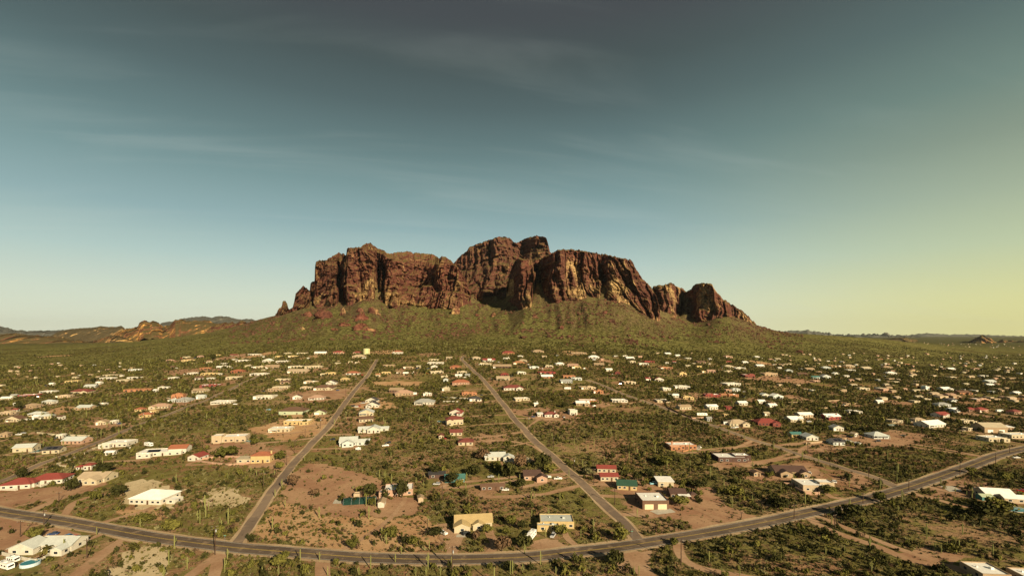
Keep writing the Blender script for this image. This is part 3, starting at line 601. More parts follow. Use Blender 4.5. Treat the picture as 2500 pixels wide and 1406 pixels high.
plot([(2150,1350),(2260,1338),(2360,1356),(2330,1372),(2230,1368)], M_red, 'dark red clearing at lower right', dens=.3)
for i, (a, b_, r1, mt) in enumerate([(130,870,26,M_orange),(440,880,24,M_red),(560,872,40,M_red),(640,866,36,M_orange),(760,872,26,M_orange),(940,860,34,M_orange),(1050,866,28,M_red),(1400,862,30,M_orange),(1860,886,26,M_orange),(2050,895,26,M_orange),(1480,882,22,M_red),(1330,900,22,M_red),(770,905,30,M_red),(560,935,22,M_red),(1240,925,18,M_red),(2300,965,34,M_red),(2180,980,30,M_red),(2060,985,26,M_red),(2370,1010,30,M_red),(300,960,24,M_red),(980,905,22,M_red),(1700,965,26,M_red),(1860,980,30,M_red),(1950,972,26,M_red)]):
    c = P(a, b_); s = r1 / ppm(c)
    lot([(c.x + s * math.cos(t) * (1 + .3 * math.sin(3 * t + i)), c.y + 1.6 * s * math.sin(t)) for t in np.linspace(0, 2 * math.pi, 10)[:-1]], mt, 'bare patch of reddish dirt among the far houses', dens=.12)

# ------------------------------------------------------------------ houses
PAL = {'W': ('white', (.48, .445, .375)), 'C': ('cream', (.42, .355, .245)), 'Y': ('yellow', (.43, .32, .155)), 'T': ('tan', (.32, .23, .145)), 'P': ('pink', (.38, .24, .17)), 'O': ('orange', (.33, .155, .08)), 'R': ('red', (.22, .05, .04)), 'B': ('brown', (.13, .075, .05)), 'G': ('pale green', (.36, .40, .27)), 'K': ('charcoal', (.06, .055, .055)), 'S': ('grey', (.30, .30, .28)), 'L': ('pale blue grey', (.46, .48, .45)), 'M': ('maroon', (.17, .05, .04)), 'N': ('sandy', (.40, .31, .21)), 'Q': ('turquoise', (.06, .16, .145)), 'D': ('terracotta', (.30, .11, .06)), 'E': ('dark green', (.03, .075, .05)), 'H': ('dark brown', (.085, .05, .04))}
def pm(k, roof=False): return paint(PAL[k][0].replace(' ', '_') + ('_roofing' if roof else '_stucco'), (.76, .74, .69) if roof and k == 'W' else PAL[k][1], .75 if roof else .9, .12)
M_glass = glass_mat(); M_door = paint('dark_door', (.09, .05, .03)); M_gar = paint('garage_white', (.74, .70, .62), .6, .06); M_garC = paint('garage_cream', (.58, .48, .32), .6, .06); M_trim = paint('white_trim', (.76, .73, .66), .7, .05); M_solar = paint('solar_cells', (.012, .014, .02), .25, .1)
WIN = mesh('window', *(lambda q: (q.v, q.f))(MB().box(-.5, .5, -.04, .04, -.5, .5)), M_glass)
FRM = MB().box(-.56, .56, -.02, .05, .5, .57).box(-.56, .56, -.02, .05, -.57, -.5).box(-.57, -.5, -.02, .05, -.5, .5).box(.5, .57, -.02, .05, -.5, .5).mesh('frame', M_trim)
DOOR = mesh('door', *(lambda q: (q.v, q.f))(MB().box(-.5, .5, -.05, .05, 0, 1)), M_door)
def gdoor_mesh(mt):
    q = MB()
    for k in range(4): q.box(-.5, .5, -.04 - .006 * (k % 2), .04, k / 4 + .006, (k + 1) / 4 - .006)
    q.box(-.51, .51, -.01, .03, 0, 1); return q.mesh('garage_door', mt)
GD = {'W': gdoor_mesh(M_gar), 'C': gdoor_mesh(M_garC)}
HOUSES = []; GRID = math.atan2(.165, 1.0)
def wall_mesh(w, d, h, kind, x0, y0, mt):
    b_ = MB(); xa, xb, ya, yb = x0 - w / 2, x0 + w / 2, y0, y0 + d
    if kind == 'f':
        t = .32
        b_.box(xa, xb, ya, ya + t, -2.5, h); b_.box(xa, xb, yb - t, yb, -2.5, h * .99); b_.box(xa, xa + t, ya + t, yb - t, -2.5, h * .995); b_.box(xb - t, xb, ya + t, yb - t, -2.5, h * .995)
    else:
        b_.box(xa, xb, ya, yb, -2.5, h)
        if kind in 'gG':
            r = (d if kind == 'g' else w) * .5 * .42
            if kind == 'g':
                for x in (xa, xb): b_.add([(x, ya, h), (x, yb, h), (x, (ya + yb) / 2, h + r)], [(0, 1, 2)])
            else:
                for y in (ya, yb): b_.add([(xa, y, h), (xb, y, h), ((xa + xb) / 2, y, h + r)], [(0, 1, 2)])
    return b_.mesh('wall', mt)
def slab(b_, q, th=.18):
    up = [Vector(p) for p in q]; n = len(up); v = up + [p - Vector((0, 0, th)) for p in up]
    f = [tuple(range(n)), tuple(range(2 * n - 1, n - 1, -1))] + [(i, n + i, n + (i + 1) % n, (i + 1) % n) for i in range(n)]
    b_.add(v, f)
def roof_mesh(w, d, h, kind, x0, y0, mt):
    b_ = MB(); o = .55; xa, xb, ya, yb = x0 - w / 2, x0 + w / 2, y0, y0 + d; xm, ym = x0, y0 + d / 2
    if kind == 'f':
        b_.box(xa + .325, xb - .325, ya + .325, yb - .325, h - .62, h - .45)
        if w > 9: b_.box(xm + w * .18, xm + w * .18 + 1.2, ym - .5, ym + .7, h - .45, h + .35); b_.box(xm - w * .22, xm - w * .22 + .5, ym + 1, ym + 1.5, h - .45, h + .15)
    elif kind == 's': slab(b_, [(xa - o, ya - o, h + .15), (xb + o, ya - o, h + .15), (xb + o, yb + o, h + .15 + d * .07), (xa - o, yb + o, h + .15 + d * .07)])
    elif kind == 'g':
        r = d * .5 * .42; e = o * .42
        slab(b_, [(xa - o, ya - o, h - e + .18), (xb + o, ya - o, h - e + .18), (xb + o, ym, h + r + .18), (xa - o, ym, h + r + .18)])
        slab(b_, [(xa - o, ym, h + r + .18), (xb + o, ym, h + r + .18), (xb + o, yb + o, h - e + .18), (xa - o, yb + o, h - e + .18)])
    elif kind == 'G':
        r = w * .5 * .42; e = o * .42
        slab(b_, [(xa - o, ya - o, h - e + .18), (xm, ya - o, h + r + .18), (xm, yb + o, h + r + .18), (xa - o, yb + o, h - e + .18)])
        slab(b_, [(xm, ya - o, h + r + .18), (xb + o, ya - o, h - e + .18), (xb + o, yb + o, h - e + .18), (xm, yb + o, h + r + .18)])
    else:
        k = min(w, d) / 2 + o; r = k * .42; lo = h - .05
        A = [(xa - o, ya - o, lo), (xb + o, ya - o, lo), (xb + o, yb + o, lo), (xa - o, yb + o, lo)]
        if w >= d: p, q = (xa - o + k, ym, lo + r), (xb + o - k, ym, lo + r); fs = [(0, 1, 5, 4), (1, 2, 5), (2, 3, 4, 5), (3, 0, 4)]
        else: p, q = (xm, ya - o + k, lo + r), (xm, yb + o - k, lo + r); fs = [(0, 1, 4), (1, 2, 5, 4), (2, 3, 5), (3, 0, 4, 5)]
        b_.add(A + [p, q], fs + [(3, 2, 1, 0)])
        b_.box(xa - o, xb + o, ya - o, yb + o, lo - .2, lo - .003)
    return b_.mesh('roof', mt)
def house(x0, x1, py, kind, wall, roof, label=None, h=3.1, dep=None, rz=0, wings=(), gar=0, gmat='W', win=None, chim=None, solar=0, patio=None, cat='house', name='house', px_anchor=None, door=True, rw=1.0):
    """x0, x1, py: left, right and foot of the front wall in photo pixels; wings: (x, y, w, d, h, kind[, wall, roof]) in metres"""
    h *= 1.06; wings = [tuple(q[:4]) + (q[4] * 1.06,) + tuple(q[5:]) for q in wings]
    cx = (x0 + x1) / 2; c = P(cx, py); w = max(2.2, (x1 - x0) / ppm(c) * .93 * rw)
    d = dep or max(min(w * .62, 15), min(w, 7.5)); ang = GRID + R(rz)
    far = c.y > 900 * K
    e = D.objects.new(name, None); COL.objects.link(e); e.location = c; e.rotation_euler = (0, 0, ang); e.empty_display_size = 2
    vols = [(0, 0, w, d, h, kind, wall, roof)] + [tuple(q) + ((wall, roof) if len(q) == 6 else ()) for q in wings]
    for i, (vx, vy, vw, vd, vh, vk, wl, rf) in enumerate(vols):
        obj('wall', wall_mesh(vw, vd, vh, vk, vx, vy, pm(wl)), e); obj('roof', roof_mesh(vw, vd, vh, vk, vx, vy, pm(rf, True)), e)
        n = win if (win is not None and i == 0) else max(1, min(5, int(vw / (4.2 if not far else 6))))
        slots = n + (gar if i == 0 else 0) + (1 if door and i == 0 and not far else 0); s = 0
        if n + gar == 0: continue
        for k in range(slots):
            sx = vx - vw / 2 + vw * (k + .5) / slots
            if i == 0 and k < gar: 
                gw = min(vw / slots * .8, 5.0); obj('garage_door', GD[gmat], e, (sx, vy - .05, 0), None, (gw, 1, min(3.0, vh * .72)))
            elif i == 0 and door and not far and k == gar + (slots - gar) // 2: obj('door', DOOR, e, (sx, vy - .04, 0), None, (1.15, 1, 2.4))
            else:
                ww = min(1.7 if not far else 2.8, vw / slots * .5); wo_ = obj('window', WIN, e, (sx, vy - .03, min(1.55, vh * .55) - (.25 if far else 0)), None, (ww, 1, 1.15 if not far else 1.9))
                if c.y < 480 * K: obj('frame', FRM, wo_)
        if i == 0 or c.y < 600 * K:                                          # side wall windows
            sgn = 1 if c.x < 0 else -1
            for k in range(max(1, min(3, int(vd / 5)))):
                if vd < 3.5: break
                obj('window', WIN, e, (vx + sgn * (vw / 2 + .03), vy + vd * (k + .5) / max(1, min(3, int(vd / 5))), min(1.55, vh * .55)), (0, 0, R(90)), (1.3, 1, 1.1))
    if chim: obj('chimney', MB().box(chim[0] - .5, chim[0] + .5, chim[1] - .4, chim[1] + .4, h - 1, h + 2.4).box(chim[0] - .6, chim[0] + .6, chim[1] - .5, chim[1] + .5, h + 2.4, h + 2.6).mesh('chimney', pm(wall)), e)
    for k in range(solar):
        zz = h + (.05 if kind == 'f' else .36 * d * .25 + .3)
        obj('solar_panel', MB().add([(-w * .3 + k * w * .33, d * .12, zz - d * .04), (-w * .3 + k * w * .33 + w * .28, d * .12, zz - d * .04), (-w * .3 + k * w * .33 + w * .28, d * .38, zz + d * .06), (-w * .3 + k * w * .33, d * .38, zz + d * .06)] , [(0, 1, 2, 3)]).box(-w * .3 + k * w * .33, -w * .3 + k * w * .33 + w * .28, d * .12, d * .13, zz - d * .04 - .12, zz - d * .04 - .01).mesh('solar_panel', M_solar), e)
    if patio:                                                             # covered porch: (x, w, depth)
        q = MB(); a, b_, pd = patio; q.box(a - b_ / 2, a + b_ / 2, -pd, -.01, 2.55, 2.75)
        obj('porch_roof', q.mesh('porch_roof', pm(roof, True)), e)
        for sx in (a - b_ / 2 + .2, a + b_ / 2 - .2): obj('porch_post', MB().box(sx - .12, sx + .12, -pd + .1, -pd + .34, -1, 2.55).mesh('porch_post', pm(wall)), e)
    if cat: e['category'] = cat
    HOUSES.append(dict(o=e, c=c, w=w, d=d, px=cx, py=py, kind=kind, wall=wall, roof=roof, label=label, cat=cat, ang=ang, h=h)); return e
RK = {'f': 'flat roofed', 'g': 'gabled', 'G': 'gabled', 'h': 'hip roofed', 's': 'shed roofed'}
# nearer houses, one by one
house(98,176,1346,'g','W','L','white house with grey metal gable roof and palm at lower left',3.2,9,-8,[(-13,-3,11,8,2.9,'G'),(-8,5,14,6,2.9,'f'),(4,-4.5,5,4.6,2.8,'G')])
house(4,69,1194,'h','W','R','white garage wing with red hip roof at the left edge',3,12,4,gar=0,win=3)
house(74,148,1182,'h','W','R','white house with long red hip roof and courtyard wall on the left',3.1,12,4,[(-6,-5,6,5.2,2.9,'h')])
house(188,256,1178,'g','C','N','cream house with tan tile roof and two dark cars in front',3.1,12,-6,[(3,-5,9,6,3,'G')],gar=0)
house(186,200,1148,'h','W','R','small white pavilion with red roof by the cream house',2.6,4,win=1,cat='pavilion',name='pavilion')
house(204,222,1147,'h','W','R','small white gatehouse with maroon roof by the cream house',3.4,5,win=1,cat='pavilion',name='pavilion')
house(309,398,1231,'h','W','W','long white house with white hip roof on the pale pad',3.2,15,-14,[(14.5,2,6,6,2.6,'f')],win=5)
house(250,310,1091,'f','W','W','white adobe house with stepped parapet beside the left road',3.6,14,-4,[(-6,-4,9,4.2,3.2,'f')])
house(335,440,1113,'f','W','W','long white flat roofed compound with solar panels',3.2,14,2,[(12,3,13,10,4.6,'g','W','D'),(-9,-4,10,4.2,2.8,'f')],solar=1)
house(33,76,1103,'g','C','L','beige metal shed with pale roof at the far left',3.6,10,4,win=1,cat='shed',name='shed')
house(104,142,1107,'g','C','K','cream house with dark solar roof beside a narrow pool',3,9,3,solar=2)
house(148,200,1084,'g','P','L','pink walled house with pale metal roof by the left road',3,12,-8)
house(257,277,1111,'g','W','W','small white shed in the scrub behind the cream house',2.4,4,win=1,cat='shed',name='shed')
house(518,598,1079,'f','N','W','tall sandy adobe house with white garage doors and pool',4.6,13,2,[(-9,-1.6,8,10,6,'f'),(10,-2,9,9,4,'f')],gar=2,win=3)
house(456,488,1125,'G','W','R','white gabled garage with red roof behind the scrub lot',3.0,10,-14,win=1)
house(611,660,1130,'h','Y','D','two storey yellow house with terracotta hip roof',5.4,9,-4,[(-12,1,11,7,2.9,'s','C','C')],chim=(6.5,4))
house(653,708,1055,'f','C','W','white flat roofed house with garage on the orange lot',3.4,12,-6,gar=1,win=3,patio=(-4,7,3))
house(691,758,1036,'f','Y','W','yellow adobe house with white roof left of the left straight road',3.6,11,-4,[(8,-4,9,4.4,3.2,'f')])
house(678,742,1012,'h','G','B','pale green house with brown hip roof',3.8,16,-10,win=1)
house(766,794,1012,'G','G','B','small pale green outbuilding with brown gable',2.6,7,-4,gar=1,win=0)
house(828,872,1088,'g','L','L','pale house with broad light grey roof and dark car beside it',3.2,14,4,[(12,-1,10,8,2.8,'g'),(0,-4,9,5,3,'G')],win=2)
house(896,928,1057,'G','W','L','white gable fronted house with grey roof right of the left straight road',3.4,12,2,[(-8,3,12,9,3,'g'),(9,6,8,6,2.8,'g')])
house(876,912,1015,'G','C','L','cream house with pale roof and deep porch',3.2,13,2,patio=(-3,8,3))
house(876,911,1030,'g','C','B','cream house with brown roof and walled back yard',3,9,2)
house(936,1010,1210,'f','P','W','pink walled house with white roof behind a big dark tree',3.6,13,1,[(-9,-2,5,6,3.2,'f')],win=3)
house(922,938,1239,'G','W','T','white shed beside the green shade house',2.8,7,-3,win=0,cat='shed',name='shed')
house(1021,1034,1226,'G','N','T','small tan shed right of the pink walled house',2.5,5,6,win=0,cat='shed',name='shed')
house(863,878,1214,'f','N','N','low tan shed behind the green shade house',2.2,4,win=0,cat='shed',name='shed')
house(1108,1205,1290,'g','C','Y','tan tile roofed house with cream garage gables near the main road',3.0,11,-2,[(-6,-4.5,8,5,2.9,'G'),(2.5,-2.5,6,3,2.8,'G')],gar=0,win=3)
house(1118,1156,1087,'h','C','M','house with maroon brown hip roof and white patio end',2.8,10,-6)
house(1098,1129,1063,'g','C','M','cream house with dark maroon roof in the middle distance',2.8,9,-3)
house(1071,1084,1071,'G','C','M','tiny cream gabled shed beside a red car',2.6,5,win=1,cat='shed',name='shed')
house(1085,1136,1178,'g','Q','Q','long house with turquoise roof half hidden by trees',2.8,8,-3)
house(1046,1088,1167,'s','H','K','low dark carport beside the turquoise roof',2.4,6,cat='carport',name='carport',win=1)
house(1182,1236,1124,'g','W','L','white house with pale blue grey roof behind large trees',3,10,-4,[(10,-4,8,6,3,'G')])
house(1284,1296,1129,'G','C','C','tiny cream shed among trees left of the right straight road',2.2,3.5,win=0,cat='shed',name='shed')
house(1278,1322,1172,'g','P','H','pink house with dark brown roof left of the right straight road',3,11,-6,[(6,-4.5,7,5,2.9,'G')])
house(1172,1234,1197,'g','B','B','long dark brown mobile home with vehicles beside it',2.6,5,-3,cat='mobile home',name='mobile_home')
house(1316,1405,1290,'f','Y','L','yellow flat roofed adobe house with parked motorhome',3.5,11,-10,[(-5,-3.5,11,3.7,3.0,'f')],win=4)
house(1457,1505,1154,'g','C','R','upper cream barn with long red roof',3.0,7,-16,win=3,cat='barn',name='barn')
house(1465,1511,1174,'g','C','R','lower cream barn with red roof beside its twin',3.0,7,-10,win=3,cat='barn',name='barn')
house(1506,1556,1196,'g','Y','E','yellow cabin with dark green roof',2.8,10,-18,win=3,cat='cabin',name='cabin')
house(1606,1646,1188,'s','C','W','open cream shed with flat white roof beside a blue pickup',3.2,9,-12,win=1,cat='shed',name='shed')
house(1566,1636,1243,'f','B','W','brown garage building with white roof and two cream doors',4.8,15,-8,gar=2,gmat='C',win=0,door=False)
house(1636,1676,1216,'g','B','H','brown house with dark gable roof behind the garage',3.0,8,-14,[(3,-3,6,3,2.4,'s','B','W')])
house(1686,1701,1216,'h','B','H','small dark gazebo on the red lot',2.4,4,win=0,cat='gazebo',name='gazebo')
house(1632,1704,1097,'f','O','W','orange adobe house with white roof and walled yard',3.6,12,-6,[(-7,-3,9,3.3,3.0,'f')],chim=(-8,4),gar=1,gmat='C')
house(1752,1828,1128,'f','H','W','dark brown adobe house with white flat roofs',3.6,14,-10,[(9,3,12,9,4.2,'f')],win=4)
house(1892,1972,1162,'g','T','H','tan house with dark brown gables on the right',3.2,12,-14,[(-5,-4,8,5,3,'G'),(8,-3.5,7,5,3,'G')],win=3)
house(1840,1858,1163,'G','T','B','small tan shed left of the brown gabled house',2.6,5,-6,win=1,cat='shed',name='shed')
house(1960,2032,1200,'f','N','W','sandy house with white stepped roof beside the slanting junction',3.8,15,-14,[(8,4,9,8,4.6,'f')],win=2)
house(2412,2476,1220,'g','N','W','house with white gable roofs near the right edge',3,11,-22,[(4,-5,11,6,2.8,'g')])
house(2398,2425,1222,'g','Q','G','small pale green shed by the right edge house',2.4,4.5,-14,win=0,cat='shed',name='shed')
house(2400,2470,1420,'f','T','W','low house with white flat roofs at the lower right corner',3.0,11,-14,[(14,-3,11,9,3.4,'f')],win=3)  # tan walls chosen dark: the shade on them is put into the colour
house(2411,2463,1078,'f','C','W','cream pueblo style house on the right beside the main road',3.6,12,-6,[(6,-2.5,6,3,3,'f')])
house(2466,2530,1070,'f','C','W','cream flat roofed house at the right edge beside the main road',3.4,12,-6)
house(2404,2460,1056,'g','T','C','big tan metal workshop with two garage doors',5.2,16,-14,gar=2,win=0,door=False,cat='workshop',name='workshop')
house(2460,2476,1050,'s','T','W','lean-to with white roof beside the big tan workshop',3,8,-14,win=1)
house(2132,2172,1071,'h','L','L','pale hip roofed house on the red lot',3,12,-8,patio=(0,12,3))
house(2034,2064,1087,'g','L','K','small house with solar roof right of the slanting road',3,10,-10,solar=2)
house(2070,2083,1084,'G','C','L','little cream shed by the solar roofed house',2.3,4,win=0,cat='shed',name='shed')
house(2093,2102,1088,'G','W','W','white box shed at the edge of the scrub on the right',2.3,3,win=0,cat='shed',name='shed')
house(1968,1999,1075,'G','W','L','white gabled house with grey roof behind the slanting road',3,10,-10)
house(1932,1960,1067,'g','Y','Q','yellow house with turquoise roof beside the slanting road',2.8,7,-8)
# middle and far houses: tile offset, then left, right and foot in tile units
TILES = {1: (0, .1707), 2: (400, .1707), 3: (780, .1707), 4: (1160, .1707), 5: (1540, .1707), 6: (1900, .24)}
FAR = {1: "270 500 755 Rf W;150 225 762 Wg S;0 145 800 Cg W;550 745 700 Wf W;945 1105 545 Yf C;700 755 590 Wg W;1415 1600 505 Wf W;1465 1705 458 Cf N;1650 1830 535 Cf C;1800 1975 495 Wf W;1845 1995 382 Lf W;1360 1430 577 Wg W;1215 1355 625 Sg L;1005 1265 705 Ch M;800 990 765 Nf N;1770 2150 675 Of O;2260 2400 640 Wf L;2185 2235 685 Wg W;595 750 855 Wh L;330 520 910 Th T;180 240 970 Wg R;190 240 885 Wg W;395 595 1030 Ch L;555 720 1067 Ch L;455 545 1078 Wg W;75 275 1110 CG B;0 150 1010 Nf C;810 880 1080 Wg B;1080 1290 937 Tg L;1310 1480 882 Wf W;1990 2150 1045 Yh D;1925 2050 962 Yh D;2140 2225 992 Yf Y;2140 2400 922 Ch P;1370 1505 1155 CG T;1570 1650 1137 Wf W;0 100 1332 Th T;800 890 1347 Wf W;2400 2460 830 Wf L;2380 2460 237 Pf P",
 2: "30 150 240 Pf P;260 465 242 Yf C;275 370 197 Cf C;470 560 192 Ph P;715 805 165 Yf Y;940 1050 175 Tg M;1195 1360 160 Wf W;1720 1820 142 Cf C;1900 2045 142 Cf C;2150 2320 147 Ng W;2420 2460 132 Ph R;1595 1690 192 Yf Y;1775 1910 187 Yf C;610 690 267 Cf W;1030 1230 247 Wf W;1400 1540 257 WG W;1600 1780 262 Wf W;810 890 292 Wf W;820 895 327 Wf W;900 945 337 Wf W;85 155 337 Bf B;510 660 362 Of O;750 815 347 Wg W;1155 1240 327 Cf C;1280 1420 342 Cf C;1450 1640 347 Tg T;1770 1990 337 Cf W;2010 2260 342 Cf N;325 485 432 Wf W;530 770 437 Yf N;770 825 442 Wf W;960 1130 407 Dh D;1220 1475 447 Wf W;890 1095 497 Cf C;1750 2050 412 Ng N;2235 2300 452 Cf C;2300 2460 432 Yf C;60 190 502 Wf L;440 575 507 Wg B;605 715 507 Wf W;1590 1790 527 Cf C;1660 1800 567 Th B;1990 2180 562 Nf W;2320 2460 577 LG K;520 790 612 Mf W;395 600 692 Cg T;1555 1775 642 Cf C;1480 1690 672 Tf S;1950 2110 642 Nf N;2130 2430 657 Ch B;1840 1965 787 WG B;2060 2290 797 Wh P;120 270 772 Of D;460 575 782 Lg L;70 160 832 Lh L;170 370 827 Sh S;660 960 857 Wf W;1270 1570 782 Wf C;0 55 912 Cg N",
 3: "195 355 137 Ph R;480 590 137 Ph R;465 655 192 Nh N;1040 1180 142 Wh D;410 475 272 Cf W;505 570 277 Nf N;370 565 437 Wh D;905 1070 322 Tf T;1190 1350 347 Tf C;1385 1445 342 Cg C;1535 1780 287 Wf W;1560 1700 237 Cf C;1590 1690 347 WG W;1580 1780 417 Cf C;1810 1900 212 Cg N;1860 2030 352 Oh D;1960 2105 422 Cf N;885 1020 427 Yf Y;800 870 467 Cg O;1095 1160 422 Th T;1195 1270 442 Tg W;1320 1350 437 Wf W;300 430 527 Yh Y;95 245 577 WG B;1735 1840 482 Cf C;1940 2040 472 Wg W;2080 2150 467 Sg S;2180 2310 217 Ch N;2325 2460 252 Wg W;2330 2460 302 Cf C;1890 2150 577 Ph D;1770 1840 537 Lh L;1750 1870 667 CG C;985 1200 692 Bg T;1070 1350 732 Th P;1480 1610 737 Wf W;2030 2260 727 Of O;2140 2320 812 Wh K;650 830 837 WG K;660 850 907 WG K;1345 1640 867 Wh S;1850 2050 1017 WG R;1805 2065 1152 Ch M",
 4: "385 570 142 Oh R;820 990 122 Th T;1370 1600 142 Tf T;1620 1780 202 Wh W;1985 2045 182 Wf W;2110 2185 182 Wf W;2160 2285 217 Wg W;2205 2305 267 Cf C;400 500 217 Wf L;605 690 187 Wf W;105 295 252 Wg R;620 745 257 Ch N;540 720 287 Yh O;45 230 297 Cf C;245 525 342 Bg T;770 920 347 Lf Q;1000 1120 332 Cf W;1150 1280 302 Wh W;1320 1480 327 Pg P;1380 1520 347 Yf Y;600 730 427 Wf W;1700 1850 312 Tg T;895 1160 422 Rf R;945 1120 487 Og W;1250 1440 482 Of O;1220 1400 557 Sg S;1370 1530 512 Lf S;360 480 457 Rh R;300 500 517 Cg N;400 700 657 Wh M;1505 1735 642 Nf N;1690 1835 702 Of N;560 790 807 Cf W;1440 1640 882 Tg W;1480 1750 842 Of W;1955 2190 832 Wf W;845 900 892 Wg W;1350 1470 1012 Wf W;890 970 1037 Ws W;985 1200 1042 Wh M;2115 2305 567 Nf N;2000 2080 432 Mh M;1870 1970 387 Wg W",
 5: "115 260 297 Wf W;175 355 262 Rf R;490 585 150 Wg W;640 710 177 Wg W;775 870 214 Wf W;420 610 357 Of N;495 545 282 Wf W;600 650 272 Wg R;690 800 452 Yf Y;945 1090 277 Tg B;940 1020 332 Yf Y;1120 1160 227 WG W;1340 1460 197 Ph P;1365 1445 267 Oh R;1340 1480 337 Ch C;1480 1650 357 Wf W;1770 1850 197 Wh W;1970 2040 232 Th P;2070 2150 227 Cg C;1600 1680 277 Wg W;1800 1920 327 Wg W;1020 1080 407 Yf Y;1095 1210 407 Pg P;1340 1460 402 Cf C;1610 1790 477 Mf W;1880 2120 452 Tf N;2210 2300 492 Bf B;2225 2310 397 Lh L;2410 2460 442 Pf P;215 290 522 Wg R;340 480 532 WG R;0 80 572 Cf C;445 580 662 Wf W;630 855 637 Wf W;1340 1600 592 Wf W;1360 1450 682 Pf P;1450 1570 677 Lh L;1065 1290 757 Rf W;1285 1380 747 Of O;1390 1560 752 Of W;1865 1995 757 WG L;2025 2175 777 LG W;550 690 762 Wg W;360 570 832 Cf W;745 900 787 Yf N;690 880 937 Cg T;1090 1260 932 Wg W;1540 1680 872 Wg W;1830 1930 852 Wg W;1980 2100 902 Wg W;1365 1450 937 Rs R;1335 1400 1037 Yf Y;1915 1990 1022 Cg C;1400 1700 1172 Ch N;1810 2140 1167 Mh R;2265 2460 1112 Cg W;1090 1160 1102 Sg S",
 6: "565 625 312 WG W;345 430 352 Lg Q;440 540 347 LG S;350 435 387 Pf P;280 385 267 Tg T;385 450 292 Tf T;205 300 317 Bg B;450 540 252 Lh L;680 790 232 Ch N;700 790 272 Wf W;850 970 257 Cg C;1070 1170 247 Th T;1110 1210 307 Wh W;730 775 382 Pg P;820 940 467 Cf W;1330 1440 282 Yf Y;1590 1640 267 Yf Y;1730 1810 262 Wg W;1980 2060 257 Pf P;1290 1345 212 Of O;1020 1070 157 Of O;1740 1820 347 Cf C;2120 2230 392 Lg L;2130 2200 427 Wg W;1490 1550 462 Lf L;1665 1780 472 Wg W;1840 1970 512 Og B;2400 2490 512 Wg W;2010 2150 582 Pf W;1490 1560 577 Cf C;1720 1840 587 Lh K;1630 1760 637 Lh S;1620 1770 742 Wg R;1750 1860 692 Lg W;1930 2030 687 Ph R;2030 2160 692 Ph R;2380 2500 712 Ph M;1870 2010 802 Cf C;1150 1280 802 Cf B;1390 1500 792 Ch N;1490 1750 847 Wg W;1925 1990 882 Cf C;480 650 767 Rg W;720 860 707 Wf W;215 365 742 Ng W;110 265 787 Cg W;690 740 622 Tf T;1010 1075 607 Wg W;560 670 882 WG S;770 820 942 WG N"}
hr = random.Random(5)
for tl, txt in FAR.items():
    ox, s = TILES[tl]
    for ent in txt.split(';'):
        a, b_, py, wk, rf = ent.split(); x0, x1, yy = ox + float(a) * s, ox + float(b_) * s, 840 + float(py) * s
        c = P((x0 + x1) / 2, yy); wM = (x1 - x0) / ppm(c)
        tall = 5.2 if ent in ('120 270 772 Of D', '1040 1180 142 Wh D', '1880 2120 452 Tf N', '690 800 452 Yf Y', '1805 2065 1152 Ch M', '1490 1550 462 Lf L', '1350 1470 1012 Wf W', '1610 1790 477 Mf W') else hr.uniform(2.7, 3.5)
        wings = []
        if wM > 13 and hr.random() < .6:
            sx = hr.choice((-1, 1)); wings.append((sx * wM * .28, -3.2, wM * .34, 3.5, tall * hr.uniform(.78, .92), 'f' if wk[1] == 'f' else hr.choice('Gh' if wk[1] != 'G' else 'gG')))
        if wk[1] == 'f' and wM > 10 and hr.random() < .6: wings.append((hr.uniform(-.25, .25) * wM, 2.5, wM * .36, 6, tall * 1.22, 'f'))
        house(x0, x1, yy, wk[1], wk[0], rf, None, tall, None, hr.uniform(-14, 8), wings, gar=1 if hr.random() < .3 else 0, chim=(wM * .3, 3) if hr.random() < .12 else None, patio=(-wM * .2, wM * .3, 2.6) if (not wings and wM > 12 and hr.random() < .85) else None)
# labels: look, then the strip between two side roads, then order from the left
def zone(px, py):
    if py < 905: return 'by the slope ' + ('left of tank' if px < 880 else 'right of tank' if px < 1130 else 'right of canyon' if px < 1700 else 'far right')
    xa = np.interp(py, [877, 913, 976, 1047, 1128, 1235, 1331], [921, 899, 848, 797, 718, 640, 576]); xb = np.interp(py, [869, 936, 997, 1075, 1144, 1217, 1325], [1132, 1187, 1237, 1303, 1381, 1459, 1566]); xc = np.interp(py, [927, 954, 1004, 1060, 1108, 1154, 1194], [1433, 1501, 1642, 1800, 1946, 2102, 2200])
    xd = np.interp(py, [900, 937, 978, 1030, 1097, 1175], [672, 588, 502, 358, 195, 0])
    band = 'far rows' if py < 945 else 'middle rows' if py < 1010 else 'near rows'
    return ('far left' if px < xd else 'left of left straight road' if px < xa else 'between the straight roads' if px < xb else 'left of slanting road' if px < xc else 'right of slanting road') + ', ' + band
from collections import defaultdict
grp = defaultdict(list)
for h_ in HOUSES:
    if h_['label']: tag(h_['o'], h_['label'], h_['cat'], 'houses and outbuildings near the main road')
    else:
        size = 'long ' if h_['w'] > 24 else 'small ' if h_['w'] < 11 else ''
        h_['desc'] = f"{size}{PAL[h_['wall']][0]} {RK[h_['kind']]} house" + ('' if h_['wall'] == h_['roof'] else f", {PAL[h_['roof']][0]} roof"); grp[(h_['desc'], zone(h_['px'], h_['py']))].append(h_)
ORD = ['leftmost', 'second from left', 'third from left', 'fourth from left', 'fifth from left', 'sixth from left', 'seventh from left', 'eighth from left', 'ninth from left', 'tenth from left', 'eleventh from left', 'twelfth from left']
for (ds, zn), L in grp.items():
    L.sort(key=lambda q: q['px'])
    for i, h_ in enumerate(L):
        tag(h_['o'], ds + ' ' + zn + ('' if len(L) == 1 else ', ' + (ORD[i] if i < len(L) - 1 or len(L) > 12 else 'rightmost')), 'house', 'houses spread over the desert floor')
